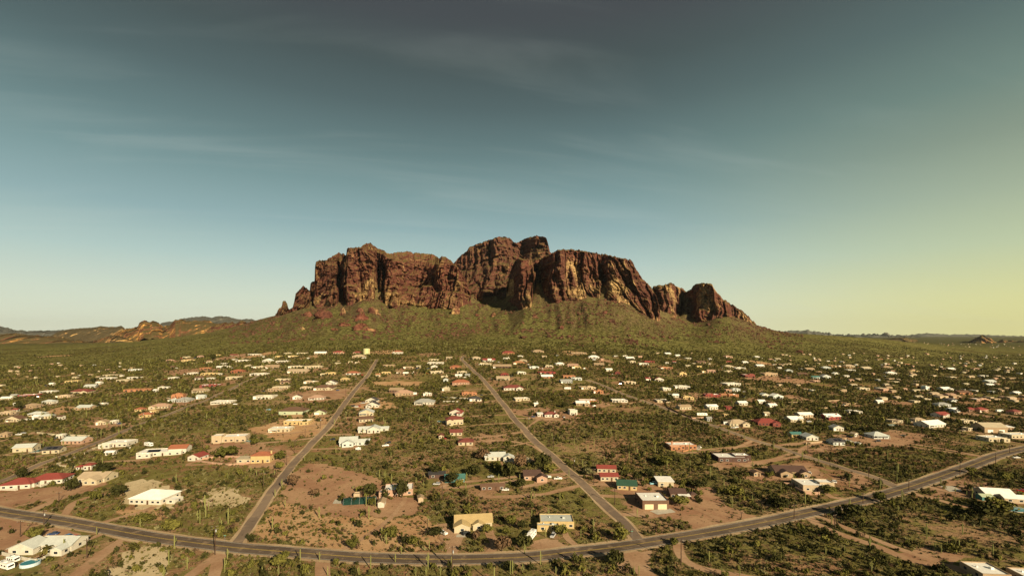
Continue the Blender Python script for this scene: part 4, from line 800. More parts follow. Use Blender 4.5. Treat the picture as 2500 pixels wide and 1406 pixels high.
# specks of houses too far to tell apart
q = {k: MB() for k in 'WCPSTN'}
for (xr, yr, n, sz) in [((0, 330), (886, 925), 34, 7), ((1880, 2500), (862, 905), 110, 8), ((2150, 2500), (905, 985), 60, 11), ((1900, 2200), (905, 960), 25, 9), ((2000, 2500), (838, 848), 70, 8), ((1150, 1700), (862, 900), 20, 8), ((450, 900), (868, 905), 20, 8), ((-300, 0), (890, 1000), 20, 9), ((2500, 2900), (870, 1000), 60, 10)]:
    for k in range(n):
        xx, yy = hr.uniform(*xr), hr.uniform(*yr); d0 = 4000 if yy < 850 else None
        if d0: dq = hr.uniform(4200, 6500) * K; pt = Vector(((xx - CX) / F * dq, dq, float(ground_z((xx - CX) / F * dq, dq))))
        else: pt = P(xx, yy)
        if any((pt - h_['c']).length < 22 for h_ in HOUSES): continue
        ww, dd_, hh = hr.uniform(.5, 1.4) * sz, hr.uniform(.5, 1.0) * sz, hr.uniform(2.2, 3.6); m_ = q[hr.choice('WCTTPSTNN')]
        ca, sa = math.cos(.16), math.sin(.16); b_ = MB().box(-ww / 2, ww / 2, 0, dd_, -2, hh)
        if hr.random() < .5: b_.add([(-ww / 2 - .4, -.4, hh + .01), (ww / 2 + .4, -.4, hh + .01), (ww / 2 + .4, dd_ + .4, hh + .01), (-ww / 2 - .4, dd_ + .4, hh + .01), (-ww / 2 - .4, dd_ / 2, hh + 1.4), (ww / 2 + .4, dd_ / 2, hh + 1.4)], [(0, 1, 5, 4), (2, 3, 4, 5), (1, 2, 5), (3, 0, 4)])
        m_.add([(pt.x + x * ca - y * sa, pt.y + x * sa + y * ca, pt.z + z) for x, y, z in b_.v], b_.f)
fo = D.objects.new('distant_houses', None)
allv, allf, mi = [], [], []
for i, (k, m_) in enumerate(q.items()):
    n0 = len(allv); allv += m_.v; allf += [tuple(j + n0 for j in f) for f in m_.f]; mi += [i] * len(m_.f)
me = mesh('distant_houses', allv, allf, [pm(k) for k in q]); me.polygons.foreach_set('material_index', mi)
tag(obj('distant_houses', me), 'scatter of far off pale houses on the plains at both sides', 'houses', kind='stuff')

# dirt drives from the houses to the nearest road
dv = random.Random(3); RP = [(r_[0]) for r_ in ROADS[:6]]; n0 = len(ROADS)
for h_ in [q for q in HOUSES if q.get('kind') and q['c'].y < 900 * K and q['w'] > 8]:
    ca, sa = math.cos(h_['ang']), math.sin(h_['ang']); sx_ = dv.choice((-.4, -.2, .2, .4)) * h_['w']; s0 = Vector((h_['c'].x + sx_ * ca + 2.5 * sa, h_['c'].y + sx_ * sa - 2.5 * ca, 0))
    best = None
    for k, pts_ in enumerate(RP):
        dd_ = np.hypot(pts_[:, 0] - s0.x, pts_[:, 1] - s0.y); j_ = int(dd_.argmin())
        if best is None or dd_[j_] < best[0]: best = (float(dd_[j_]), pts_[j_], k)
    if best[0] > 150 or best[0] < 14: continue
    e0 = Vector((float(best[1][0]), float(best[1][1]), 0)); dr_ = (s0 - e0).normalized(); e0 = e0 + dr_ * 3.2
    f0 = s0 + Vector((sa, -ca, 0)) * 7; md = (f0 + e0) / 2 + Vector((-dr_.y, dr_.x, 0)) * dv.uniform(-.12, .12) * best[0]
    if any((q is not h_) and q.get('kind') and (Vector((q['c'].x, q['c'].y, 0)) - md).length < q['w'] * .7 for q in HOUSES): continue
    pts_ = cat_rom([s0, f0, md, e0], 3); w2 = dv.uniform(1.4, 2.2)
    ROADS.append((np.array([(q.x, q.y) for q in pts_]), w2)); o = obj('driveway', grid_mesh('driveway', ribbon(pts_, -w2, w2, .085 + .0003 * len(ROADS), .5, len(ROADS)), M_track)); tag(o, 'narrow dirt drive from a house to the nearest road', 'driveway', kind='structure')
# ------------------------------------------------------------------ other built things
t = P(895, 865); e = D.objects.new('water_tank', None); COL.objects.link(e); e.location = t; s = 16 / ppm(t) / 2; hh = 14 / ppm(t)
tag(e, 'pale yellow cylindrical water tank at the foot of the slope', 'water tank'); M_tank = paint('tank_paint', (.50, .46, .25), .5, .06)
obj('shell', MB().tube([(0, 0, -2), (0, 0, hh)], [s, s], 32).mesh('shell', M_tank, False), e)
obj('roof', MB().tube([(0, 0, hh), (0, 0, hh + .25), (0, 0, hh + 1.0)], [s + .25, s + .25, .3], 32).mesh('roof', M_tank), e)
obj('ladder', MB().box(s * .7, s * .7 + .08, -s * .75, -s * .67, 0, hh).box(s * .7 + .6, s * .7 + .68, -s * .75, -s * .67, 0, hh).mesh('ladder', M_tank), e)
# walls and fences
def fence(pix, h, mat, label, cat='wall', name='boundary_wall', th=.3):
    pts = [P(a, b_) for a, b_ in pix]; e = D.objects.new(name, None); COL.objects.link(e); e.location = pts[0]; tag(e, label, cat)
    for a, b_ in zip(pts[:-1], pts[1:]):
        n = max(1, int((b_ - a).length / 14))
        for k in range(n):
            p, q_ = a.lerp(b_, k / n) - pts[0], a.lerp(b_, (k + 1) / n) - pts[0]; t_ = (q_ - p).normalized(); nr = Vector((-t_.y, t_.x, 0)) * th / 2; up = Vector((0, 0, 1))
            zs = [float(ground_z(pts[0].x + w_.x, pts[0].y + w_.y)) - pts[0].z for w_ in (p, q_)]
            c = []
            for w_, z_ in ((p, zs[0]), (q_, zs[1])):
                for sg in (-1, 1):
                    for hz in (-.6, h): c.append((w_.x + sg * nr.x, w_.y + sg * nr.y, z_ + hz))
            obj('wall_panel', mesh('wall_panel', c, [(0, 1, 5, 4), (2, 6, 7, 3), (1, 3, 7, 5), (0, 2, 3, 1), (4, 5, 7, 6)], mat), e)
        obj('pillar', MB().box(-.3, .3, -.3, .3, -.8, h + .2).mesh('pillar', mat), e, b_ - pts[0])
    return e
W_, C_, T_, P_, O_, B_ = (pm(k) for k in 'WCTPOB')
fence([(206,1109),(226,1098),(249,1090)], 1.7, C_, 'cream wall running down from the white adobe house'); fence([(195,1113),(163,1127),(140,1135),(146,1140),(185,1142)], 1.6, C_, 'cream garden wall angling beside the left road')
fence([(308,1091),(318,1096)], 1.8, W_, 'short white wall right of the white adobe house'); fence([(90,1058),(130,1063),(218,1066)], 1.8, C_, 'long cream wall behind the pink walled house')
fence([(5,1354),(30,1360),(72,1370),(88,1372)], 1.5, W_, 'white wall around the lower left yard'); fence([(90,1373),(108,1364),(119,1356)], 1.2, W_, 'white wall beside the round pool')
fence([(0,1196),(38,1197),(42,1196)], .9, W_, 'low white wall in front of the red roofed garage wing'); fence([(75,1183),(100,1188),(118,1182)], 1.2, W_, 'white courtyard wall of the red roofed house')
fence([(492,1122),(540,1116),(585,1117)], 1.5, pm('P'), 'pink block wall behind the yellow house'); fence([(478,1126),(520,1132),(560,1136),(600,1133),(612,1130)], 1.4, pm('P'), 'pink block wall in front of the yellow house')
fence([(598,1081),(612,1084),(628,1072)], 1.6, T_, 'tan pool wall of the tall adobe house'); fence([(1908,1182),(1935,1185),(1962,1176),(1975,1170)], 1.7, pm('P'), 'pink wall left of the sandy house by the junction'); fence([(1941,1194),(1965,1206),(2000,1207)], 1.7, pm('P'), 'pink wall in front of the sandy house by the junction')
fence([(1650,1100),(1668,1103),(1688,1098)], 1.2, O_, 'low orange wall in front of the orange adobe house'); fence([(2067,1073),(2010,1080),(1968,1084)], 1.7, T_, 'long tan wall behind the slanting road'); fence([(1626,994),(1660,1010),(1688,1020)], 1.6, B_, 'dark wall along the slanting road'); fence([(1690,1022),(1760,1018)], 1.3, P_, 'pink wall above the slanting road')
fence([(1078,970),(1145,974)], 1.3, W_, 'white wall left of the dark roofed white house'); fence([(1082,981),(1118,981)], 1.3, W_, 'lower white wall left of the dark roofed white house'); fence([(1370,966),(1405,968),(1440,964)], 1.2, O_, 'orange wall of the orange compound')
fence([(2000,999),(2060,991),(2092,985)], 1.5, T_, 'long tan wall in the right houses'); fence([(1918,984),(1956,983)], 1.5, T_, 'short tan wall in the right houses'); fence([(2020,980),(2050,978)], 1.5, T_, 'tan wall above the long tan wall')
# pools and slabs
M_water, wt_, wb = newmat('pool_water'); wb.inputs['Base Color'].default_value = (.03, .17, .20, 1); wb.inputs['Roughness'].default_value = .08
def pool(px, py, rx, ry, label, sq=False):
    c = P(px, py); n = 4 if sq else 20; e = D.objects.new('swimming_pool', None); COL.objects.link(e); e.location = c; e.rotation_euler = (0, 0, GRID); tag(e, label, 'pool')
    an = [2 * math.pi * (k + .5) / n for k in range(n)]; f_ = 1.41 if sq else 1
    obj('water', mesh('water', [(rx * f_ * math.cos(a), ry * f_ * math.sin(a), .16) for a in an], [tuple(range(n))], M_water), e)
    v = []; 
    for a in an: v += [(rx * f_ * math.cos(a), ry * f_ * math.sin(a), .24), ((rx + .9) * f_ * math.cos(a), (ry + .9) * f_ * math.sin(a), .24), ((rx + .9) * f_ * math.cos(a), (ry + .9) * f_ * math.sin(a), -.5), (rx * f_ * math.cos(a), ry * f_ * math.sin(a), -.2)]
    f = []
    for k in range(n):
        a, b_ = 4 * k, 4 * ((k + 1) % n); f += [(a, a + 1, b_ + 1, b_), (a + 1, a + 2, b_ + 2, b_ + 1), (a + 3, a, b_, b_ + 3)]
    obj('coping', mesh('coping', v, f, M_conc), e); HOUSES.append(dict(c=c, w=rx * 2, d=ry * 2))
pool(610,1076,4,3,'small blue pool in the tan wall of the tall adobe house'); pool(96,1100,3,5,'narrow turquoise pool beside the solar roofed house', True); pool(1078,1028,4,5,'curved pool left of the maroon roofed house'); pool(2478,1243,6,4,'dark round pool near the right edge'); pool(2178,1037,6,3,'long pool behind walls on the right')
c = P(74, 1378); e = D.objects.new('above_ground_pool', None); COL.objects.link(e); e.location = c; tag(e, 'round blue above ground pool at the lower left corner', 'pool'); HOUSES.append(dict(c=c, w=8, d=8))
obj('pool_wall', MB().tube([(0, 0, -.3), (0, 0, 1.25)], [3.4, 3.4], 28, False).tube([(0, 0, 1.25), (0, 0, 1.3)], [3.4, 3.15], 28, False).mesh('pool_wall', paint('pool_wall', (.45, .55, .6))), e); obj('water', mesh('water', [(3.2 * math.cos(k * .2244), 3.2 * math.sin(k * .2244), 1.05) for k in range(28)], [tuple(range(28))], M_water), e)
plot([(1586,1247),(1606,1256),(1650,1250),(1636,1241),(1606,1243)], M_conc, 'concrete pad in front of the brown garage', rough=0, lift=.1, dens=0, name='concrete_pad'); plot([(812,1229),(836,1229),(839,1219),(818,1219)], M_conc, 'pale slab beside the green shade house', rough=0, lift=.1, dens=0, name='concrete_pad'); plot([(2295,1186),(2325,1186),(2352,1198),(2318,1200)], M_conc, 'pale slab on the dirt lot at the right', rough=0, lift=.1, dens=0, name='concrete_pad'); plot([(1115,1304),(1132,1304),(1138,1311),(1113,1311)], M_conc, 'concrete drive of the tan roofed house', rough=0, lift=.1, dens=0, name='concrete_pad'); plot([(1690,1093),(1704,1099),(1712,1096),(1700,1090)], M_conc, 'pale drive of the orange adobe house', rough=0, lift=.1, dens=0, name='concrete_pad')
# green shade house
c = P(877, 1231); e = D.objects.new('shade_house', None); COL.objects.link(e); e.location = c; e.rotation_euler = (0, 0, GRID); w_ = 76 / ppm(c); tag(e, 'long dark green netted shade house on the red dirt yard', 'shade house'); HOUSES.append(dict(c=c, w=w_, d=8)); M_net = paint('green_netting', (.008, .035, .027), .9, .3, 0, .8)
v, f = [], []; N_ = 9
for k in range(13):
    for j in range(N_):
        a = math.pi * j / (N_ - 1); v.append((-w_ / 2 + w_ * k / 12, 3.5 - 3.4 * math.cos(a), 2.9 * math.sin(a) ** .7 * (1 + .05 * ((k * 7 + j * 3) % 5 - 2) / 2)))
f = [(k * N_ + j, (k + 1) * N_ + j, (k + 1) * N_ + j + 1, k * N_ + j + 1) for k in range(12) for j in range(N_ - 1)] + [tuple(range(N_ - 1, -1, -1)), tuple(12 * N_ + j for j in range(N_))]
obj('netting', mesh('netting', v, f, M_net), e)
for k in range(0, 13, 3): obj('hoop', MB().tube([(-w_ / 2 + w_ * k / 12, 3.5 - 3.45 * math.cos(math.pi * j / 8), 2.98 * math.sin(math.pi * j / 8) ** .7) for j in range(9)], [.07] * 9, 5).mesh('hoop', paint('steel', (.3, .3, .3), .5)), e)
# utility poles
M_wood = paint('pole_wood', (.075, .045, .03), .95, .3); M_ins = paint('insulator', (.5, .48, .42), .4)
def pole(px, py, hpx, label, arms=1, tr=False):
    c = P(px, py); h = min(13.5, hpx / ppm(c)); e = D.objects.new('utility_pole', None); COL.objects.link(e); e.location = c; tag(e, label, 'utility pole', 'utility poles')
    obj('pole', MB().tube([(0, 0, -1), (0, 0, h)], [.24, .16], 8).mesh('pole', M_wood), e)
    for k in range(arms):
        a = obj('crossarm', MB().box(-1.3, 1.3, -.22, -.12, h - .7 - 1.2 * k, h - .52 - 1.2 * k).mesh('crossarm', M_wood), e, None, (0, 0, .4))
        for x in (-1.15, 0.45, 1.15): obj('insulator', MB().tube([(x, -.17, h - .52 - 1.2 * k), (x, -.17, h - .25 - 1.2 * k)], [.07, .05], 6).mesh('insulator', M_ins), a)
    if tr: obj('transformer', MB().tube([(.42, 0, h - 3), (.42, 0, h - 1.9)], [.28, .28], 10).mesh('transformer', paint('grey_steel', (.35, .36, .36))), e)
for a in [(107,1281,37,'pole on the near verge of the main road by the red yard',1,True),(50,1310,40,'pole in the red yard at the lower left',1),(212,1362,48,'tall pole behind the lower left house',1),(525,1354,95,'tall pole at the left junction',2,True),(1104,1392,60,'pole in front of the tan roofed house',1,True),(1663,1378,62,'pole beside the curving gravel drive',1),(1939,1266,36,'pole on the main road below the red lot',1),(2107,1228,26,'pole on the main road left of the slanting junction',1),(2219,1196,28,'pole at the slanting junction',1),(2344,1160,32,'pole on the main road by the dirt lot',1),(2431,1141,36,'pole on the right stretch of main road',1),(2121,1176,38,'pole beside the slanting side road',1),(1501,1231,38,'pole right of the right straight road',1),(1401,1142,26,'pole left of the red roofed barns',1,True),(1080,1220,34,'pole behind the tan roofed house',1),(144,1224,24,'pole by the drive to the cream house',1),(140,1122,18,'pole by the left side road',1),(54,1127,22,'pole in front of the beige shed',1),(230,1222,28,'leaning pole by the curving dirt drive',1),(1044,1305,40,'pole left of the tan roofed house',1),(1540,1300,10,'short sign pole at the right junction',1),(2038,1288,34,'pole in the scrub below the main road',1),(1810,1263,14,'short post at the red lot gate',1),(2465,1105,20,'pole near the right edge of the main road',1),(700,1135,24,'pole by the yellow house',1),(745,1068,22,'pole left of the left straight road',1)]: pole(*a)
# ------------------------------------------------------------------ vehicles
M_tyre = paint('tyre_rubber', (.02, .02, .02)); M_rim = paint('wheel_rim', (.4, .4, .4), .4); M_lamp = paint('lamp_glass', (.6, .55, .45), .2)
CC = {'white': (.75, .73, .68), 'black': (.02, .02, .022), 'red': (.38, .02, .015), 'silver': (.42, .42, .42), 'blue': (.06, .2, .42), 'dark blue': (.03, .05, .12), 'pale blue': (.25, .5, .6), 'maroon': (.15, .02, .02), 'tan': (.4, .3, .2)}
TY = MB().tube([(0, -.11, 0), (0, .11, 0)], [.34, .34], 12).mesh('wheel', M_tyre); RI = MB().tube([(0, -.125, 0), (0, .125, 0)], [.19, .19], 10).mesh('rim', M_rim)
def prism(prof, w0, w1=None):
    w1 = w1 or w0; n = len(prof); v = [(x, -w0(z) if callable(w0) else -w0, z) for x, z in prof] + [(x, w0(z) if callable(w0) else w0, z) for x, z in prof]
    return v, [tuple(range(n)), tuple(range(2 * n - 1, n - 1, -1))] + [(i, n + i, n + (i + 1) % n, (i + 1) % n) for i in range(n)]
BODY = {'car': ([(-2.25, .35), (-2.3, .75), (-2.15, .95), (-1.4, 1.0), (1.0, .98), (2.1, .82), (2.25, .6), (2.2, .32)], [(-1.75, .98), (-1.2, 1.42), (.2, 1.45), (1.05, .98)]),
        'suv': ([(-2.3, .4), (-2.35, .85), (-2.2, 1.1), (.9, 1.1), (2.15, 1.0), (2.3, .7), (2.25, .4)], [(-2.15, 1.1), (-1.95, 1.72), (.25, 1.75), (1.0, 1.1)]),
        'pickup': ([(-2.8, .45), (-2.85, 1.1), (-.6, 1.12), (1.3, 1.1), (2.6, 1.0), (2.75, .7), (2.7, .4)], [(-.65, 1.12), (-.5, 1.8), (.7, 1.82), (1.4, 1.1)])}
CARM = {}
def car(px, py, kind, col, rz, label):
    c = P(px, py); e = D.objects.new({'car': 'parked_car', 'suv': 'parked_car', 'pickup': 'pickup_truck'}[kind], None); COL.objects.link(e); e.location = c + Vector((0, 0, .1)); e.rotation_euler = (0, 0, R(rz)); tag(e, label, 'pickup truck' if kind == 'pickup' else 'car', 'parked vehicles')
    key = (kind, col)
    if key not in CARM:
        pr, cb = BODY[kind]; wf = lambda z: .9 - .06 * max(0, z - .7); m_ = paint(col.replace(' ', '_') + '_car_paint', CC[col], .3, .04)
        q = MB().add(*prism(pr, wf)); 
        if kind == 'pickup': q.box(-2.8, -.68, -.88, -.8, 1.1, 1.25).box(-2.8, -.68, .8, .88, 1.1, 1.25).box(-2.82, -2.74, -.8, .8, 1.1, 1.25)
        gl = MB().add(*prism(cb, lambda z: .82 - .28 * max(0, z - 1))); x0, x1 = cb[1][0], cb[2][0]; tz = cb[1][1]
        rf = MB().box(x0 - .02, x1 + .02, -.64, .64, tz + .005, tz + .05); CARM[key] = [q.mesh('body', m_), gl.mesh('cabin_glass', M_glass), rf.mesh('cabin_roof', m_)]
    for nm, m_ in zip(('body', 'cabin_glass', 'cabin_roof'), CARM[key]): obj(nm, m_, e)
    L = 1.45 if kind != 'pickup' else 1.75
    for sx in (-L, L):
        for sy in (-.82, .82): w_ = obj('wheel', TY, e, (sx, sy, .34)); obj('rim', RI, w_)
    for sy in (-.6, .6): obj('headlight', MB().box(2.15 if kind != 'pickup' else 2.6, 2.3 if kind != 'pickup' else 2.77, sy - .2, sy + .2, .62, .8).mesh('headlight', M_lamp), e)
    HOUSES.append(dict(c=c, w=5, d=4))
for a in [(212,1182,'suv','black',200,'left of two dark cars by the cream tile roofed house'),(233,1181,'car','black',190,'right of two dark cars by the cream tile roofed house'),(1081,1303,'pickup','white',140,'white pickup beside the tan roofed house'),(1138,1304,'suv','black',40,'black car on the drive of the tan roofed house'),(1350,1310,'suv','silver',250,'silver car in front of the yellow flat roofed house'),(1596,1182,'pickup','pale blue',190,'pale blue pickup by the open cream shed'),(1705,1093,'suv','white',130,'white car beside the orange adobe house'),(180,1314,'suv','red',170,'red car behind the lower left house'),(166,1310,'car','blue',170,'blue car behind the lower left house'),(130,1305,'car','dark blue',200,'dark car on the red yard at the lower left'),(812,1074,'suv','black',185,'dark car left of the pale grey roofed house'),(941,1089,'pickup','white',200,'white pickup on the dirt drive right of the pale house'),(948,1082,'suv','black',190,'black car behind the white pickup on the dirt drive'),(1083,1072,'car','red',180,'red car by the tiny cream shed'),(1336,1166,'pickup','white',175,'white pickup left of the right straight road'),(1362,1170,'pickup','white',180,'second white pickup left of the right straight road'),(1972,1157,'suv','white',180,'white car by the brown gabled house'),(2033,1178,'suv','white',150,'white car beside the sandy house by the junction'),(2481,1118,'car','white',170,'white car near the right edge of the main road'),(447,1103,'suv','dark blue',120,'dark car by the white compound with solar panels'),(1066,1183,'suv','silver',180,'silver car under the trees by the turquoise roof'),(1234,1197,'car','white',180,'white car by the long brown mobile home'),(1198,1165,'car','silver',190,'silver car under the trees behind the mobile home'),(870,994,'suv','white',170,'white car by the grey gabled houses'),(862,992,'suv','black',170,'black car by the grey gabled houses'),(886,985,'pickup','silver',170,'silver pickup left of the grey gabled houses'),(876,992,'car','red',160,'red car between the grey gabled houses'),(2143,1078,'suv','black',170,'black car by the pale hip roofed house'),(45,1062,'pickup','white',170,'white pickup at the left edge lane'),(57,1058,'car','silver',170,'pale car at the left edge lane'),(1797,1044,'suv','white',175,'white car by the cream hip roofed house'),(1790,1045,'car','white',160,'second white car by the cream hip roofed house'),(2494,1200,'suv','red',140,'red car at the right edge'),(2205,1064,'car','black',170,'dark car on the bare red lot'),(184,1082,'car','silver',150,'pale car by the pink walled house'),(137,1071,'car','dark blue',150,'dark car behind the solar roofed house'),(656,1001,'car','pale blue',180,'pale blue car in the scrub left of the pale green house')]: car(*a)
def camper(px, py, L, W, H, rz, label, name='motorhome'):
    c = P(px, py); e = D.objects.new(name, None); COL.objects.link(e); e.location = c; e.rotation_euler = (0, 0, R(rz)); tag(e, label, name.replace('_', ' ')); m_ = paint('camper_white', (.78, .76, .71), .4, .05)
    pr = [(-L / 2, .45), (-L / 2, H - .15), (-L / 2 + .2, H), (L / 2 - .6, H), (L / 2 - .1, H - .5), (L / 2, H * .5), (L / 2 - .05, .45)]
    obj('body', MB().add(*prism(pr, W / 2)).mesh('body', m_), e)
    for k in range(3): obj('window', WIN, e, (-L * .3 + k * L * .27, -W / 2 - .01, H * .65), None, (L * .14, 1, .6)); obj('window', WIN, e, (-L * .3 + k * L * .27, W / 2 + .01, H * .65), None, (L * .14, 1, .6))
    obj('windscreen', WIN, e, (L / 2 - .02, 0, H * .66), (0, R(-8), R(90)), (W * .8, 1, .8)); obj('roof_unit', MB().box(-.5, .5, -.4, .4, H, H + .3).mesh('roof_unit', m_), e); obj('roof_vent', MB().box(-L * .35, -L * .35 + .6, -.3, .3, H + .002, H + .12).mesh('roof_vent', M_glass), e)
    for sx in (-L * .27, L * .3):
        for sy in (-W / 2 + .1, W / 2 - .1): obj('wheel', TY, e, (sx, sy, .36))
    HOUSES.append(dict(c=c, w=L, d=W * 2))
camper(1297,1313,8.5,2.5,3.1,-112,'white motorhome parked by the yellow flat roofed house'); camper(14,1386,8,2.4,2.6,-20,'white travel trailer at the lower left corner','travel_trailer'); camper(32,1370,5,2.3,2.4,-15,'small white trailer behind the travel trailer','travel_trailer'); camper(875,1068+30,4,2,2.1,0,'small white camper by the pale house drive','travel_trailer'); camper(1386,950,9,2.5,2.9,-5,'white trailer left of the sandy flat roofed house','travel_trailer'); camper(1714,1014,11,2.5,2.9,-6,'white trailer with red trim above the slanting road','travel_trailer'); camper(1775,1036,7,2.4,2.8,-8,'white motorhome by the cream hip roofed house'); camper(2440,1005,8,2.5,2.9,0,'white trailer in the right houses','travel_trailer'); camper(363,1088,9,2.5,3,-25,'dark windowed motorhome behind the white compound'); camper(1010,963,8,2.5,2.9,0,'white trailer in the middle distance','travel_trailer')
# street sign at the right junction
for (px, py, lb) in [(1543,1309,'green street name sign at the right junction'),(549,1320,'green street sign at the left junction')]:
    c = P(px, py); e = D.objects.new('street_sign', None); COL.objects.link(e); e.location = c; tag(e, lb, 'street sign'); obj('post', MB().tube([(0, 0, -.5), (0, 0, 2.9)], [.05, .05], 6).mesh('post', paint('steel', (.3, .3, .3), .5)), e); obj('sign_plate', MB().box(-.55, .55, -.02, .02, 2.55, 2.85).mesh('sign_plate', paint('sign_green', (.10, .28, .2), .5)), e)

pr_ = random.Random(21)
for h_ in [q for q in HOUSES if q.get('desc')]:                          # a vehicle in some of the yards
    if pr_.random() > .2: continue
    col = pr_.choice(['white', 'white', 'silver', 'black', 'dark blue', 'red', 'tan']); kd = pr_.choice(['car', 'suv', 'pickup']); z_ = zone(h_['px'], h_['py'])
    car(h_['px'] + pr_.choice((-1, 1)) * (h_['w'] * .6 + 4) * F / h_['c'].y, h_['py'] + 1.2, kd, col, pr_.choice((8, 100, 190, 40)), f"{col} {'pickup' if kd == 'pickup' else 'car' if kd == 'car' else 'wagon'} by the {h_['desc'].split(',')[0].replace('pale blue grey', 'grey').replace('small ', '').replace('long ', '')} {z_}")
for nm_, pts_, k0 in (('left straight road', ROADS[1][0], -1), ('right straight road', ROADS[2][0], 1), ('slanting road', ROADS[3][0], 1), ('left side road', ROADS[4][0], -1)):
    acc = 0; cnt = 0
    for p0, p1 in zip(pts_[:-1], pts_[1:]):
        acc += float(np.hypot(*(p1 - p0)))
        if acc > 75 and cnt < 11:
            acc = 0; cnt += 1; t_ = (p1 - p0) / np.hypot(*(p1 - p0)); q_ = p1 + k0 * 6.5 * np.array((t_[1], -t_[0])); z_ = float(ground_z(q_[0], q_[1]))
            if q_[1] < 330 * K: continue
            pole(CX + F * q_[0] / q_[1], HY + (CH - z_) / q_[1] * F, 10.5 * F / q_[1], f"pole beside the {nm_}, {('first', 'second', 'third', 'fourth', 'fifth', 'sixth', 'seventh', 'eighth', 'ninth', 'tenth', 'eleventh')[cnt - 1]} along it", 1, cnt % 3 == 0)
# ------------------------------------------------------------------ plants
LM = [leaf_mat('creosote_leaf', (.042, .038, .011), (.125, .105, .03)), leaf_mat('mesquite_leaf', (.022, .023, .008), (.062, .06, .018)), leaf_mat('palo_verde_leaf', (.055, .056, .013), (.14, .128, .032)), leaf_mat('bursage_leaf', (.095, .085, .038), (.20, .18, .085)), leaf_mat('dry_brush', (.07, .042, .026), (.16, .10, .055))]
M_bark = paint('bark', (.06, .042, .028), .95, .3)
def leaves(n, seed, rx=1., rz=.75, size=.3, lobes=5):
    r = np.random.default_rng(seed); v, f = [], []
    cs = [(r.uniform(-.45, .45), r.uniform(-.45, .45), r.uniform(.35, .75), r.uniform(.38, .6)) for _ in range(lobes)]
    for k in range(n):
        cx_, cy_, cz_, cr_ = cs[r.integers(lobes)]; dv = r.normal(size=3); dv /= np.linalg.norm(dv); rad = cr_ * r.uniform(.55, 1.05)
        p = np.array([(cx_ + dv[0] * rad) * rx, (cy_ + dv[1] * rad) * rx, max(.03, (cz_ + dv[2] * rad * .8) * rz)])
        nrm = dv + r.normal(size=3) * .55; nrm /= np.linalg.norm(nrm); a = np.cross(nrm, r.normal(size=3)); a /= np.linalg.norm(a); b_ = np.cross(nrm, a); s_ = size * r.uniform(.6, 1.3)
        i = len(v); v += [p + a * s_, p + b_ * s_ * .7, p - a * s_, p - b_ * s_ * .7]; f.append((i, i + 1, i + 2, i + 3))
    return v, f
def stems(b_, seed, n=4, h=.5, rad=.05):
    r = random.Random(seed)
    for k in range(n):
        a = r.uniform(0, 6.28); b_.tube([(0, 0, -.15), (.18 * math.cos(a), .18 * math.sin(a), h * .5), (.42 * math.cos(a), .42 * math.sin(a), h)], [rad, rad * .75, rad * .4], 4, False)
    return b_
SRC = []; CROWN = []; STEM = []
for k, (mt, n, rz, sz) in enumerate([(0, 70, .85, .2), (1, 90, .95, .2), (2, 90, 1.0, .18), (3, 60, .62, .18), (4, 46, .8, .15), (0, 64, .75, .19), (1, 80, .8, .2)]):
    v, f = leaves(n, 60 + k, 1, rz, sz); CROWN.append(mesh('crown', v, f, LM[mt])); sb = stems(MB(), k, 4, .5 * rz); STEM.append(sb.mesh('stem', M_bark))
    m_ = mesh('bush', v + sb.v, f + [tuple(i + len(v) for i in q_) for q_ in sb.f], [LM[mt], M_bark]); m_.polygons.foreach_set('material_index', [0] * len(f) + [1] * len(sb.f)); SRC.append(D.objects.new('bush_source', m_))
M_sag = leaf_mat('saguaro_skin', (.13, .135, .045), (.21, .205, .075))
def saguaro_meshes(seed, arms):
    r = random.Random(seed); H = 1.0; n = 10
    def ribbed(pts, rad):
        q = MB().tube(pts, rad, n * 2); 
        m = n * 2
        for k in range(len(pts)):
            c = Vector(pts[k])
            for j in range(0, m, 2): p = Vector(q.v[k * m + j]); q.v[k * m + j] = tuple(c + (p - c) * .8)
        return q
    body = ribbed([(0, 0, -.03), (0, 0, .1), (0, 0, .5), (0, 0, .9), (0, 0, .97), (0, 0, 1.0)], [.036, .04, .046, .04, .028, .008]); A = []
    for k in range(arms):
        a = r.uniform(0, 6.28) if k == 0 else a + r.uniform(1.6, 3.2); z = r.uniform(.38, .6); o = r.uniform(.10, .14); t = min(.97, z + r.uniform(.18, .36)); ca, sa = math.cos(a), math.sin(a)
        A.append(ribbed([(0, 0, z), (o * .7 * ca, o * .7 * sa, z + .01), (o * ca, o * sa, z + .06), (o * ca, o * sa, t - .03), (o * ca, o * sa, t)], [.024, .027, .029, .026, .008]))
    return body, A
SAG = [saguaro_meshes(s_, a) for s_, a in ((1, 0), (2, 2), (3, 1), (4, 3), (5, 0), (6, 2))]
SAGM = [(b_.mesh('trunk', M_sag), [q.mesh('arm', M_sag) for q in A]) for b_, A in SAG]
SAGS = []
for b_, A in SAG:
    q = MB(); q.add(b_.v, b_.f)
    for a in A: q.add(a.v, a.f)
    SAGS.append(D.objects.new('saguaro_source', q.mesh('saguaro', M_sag)))
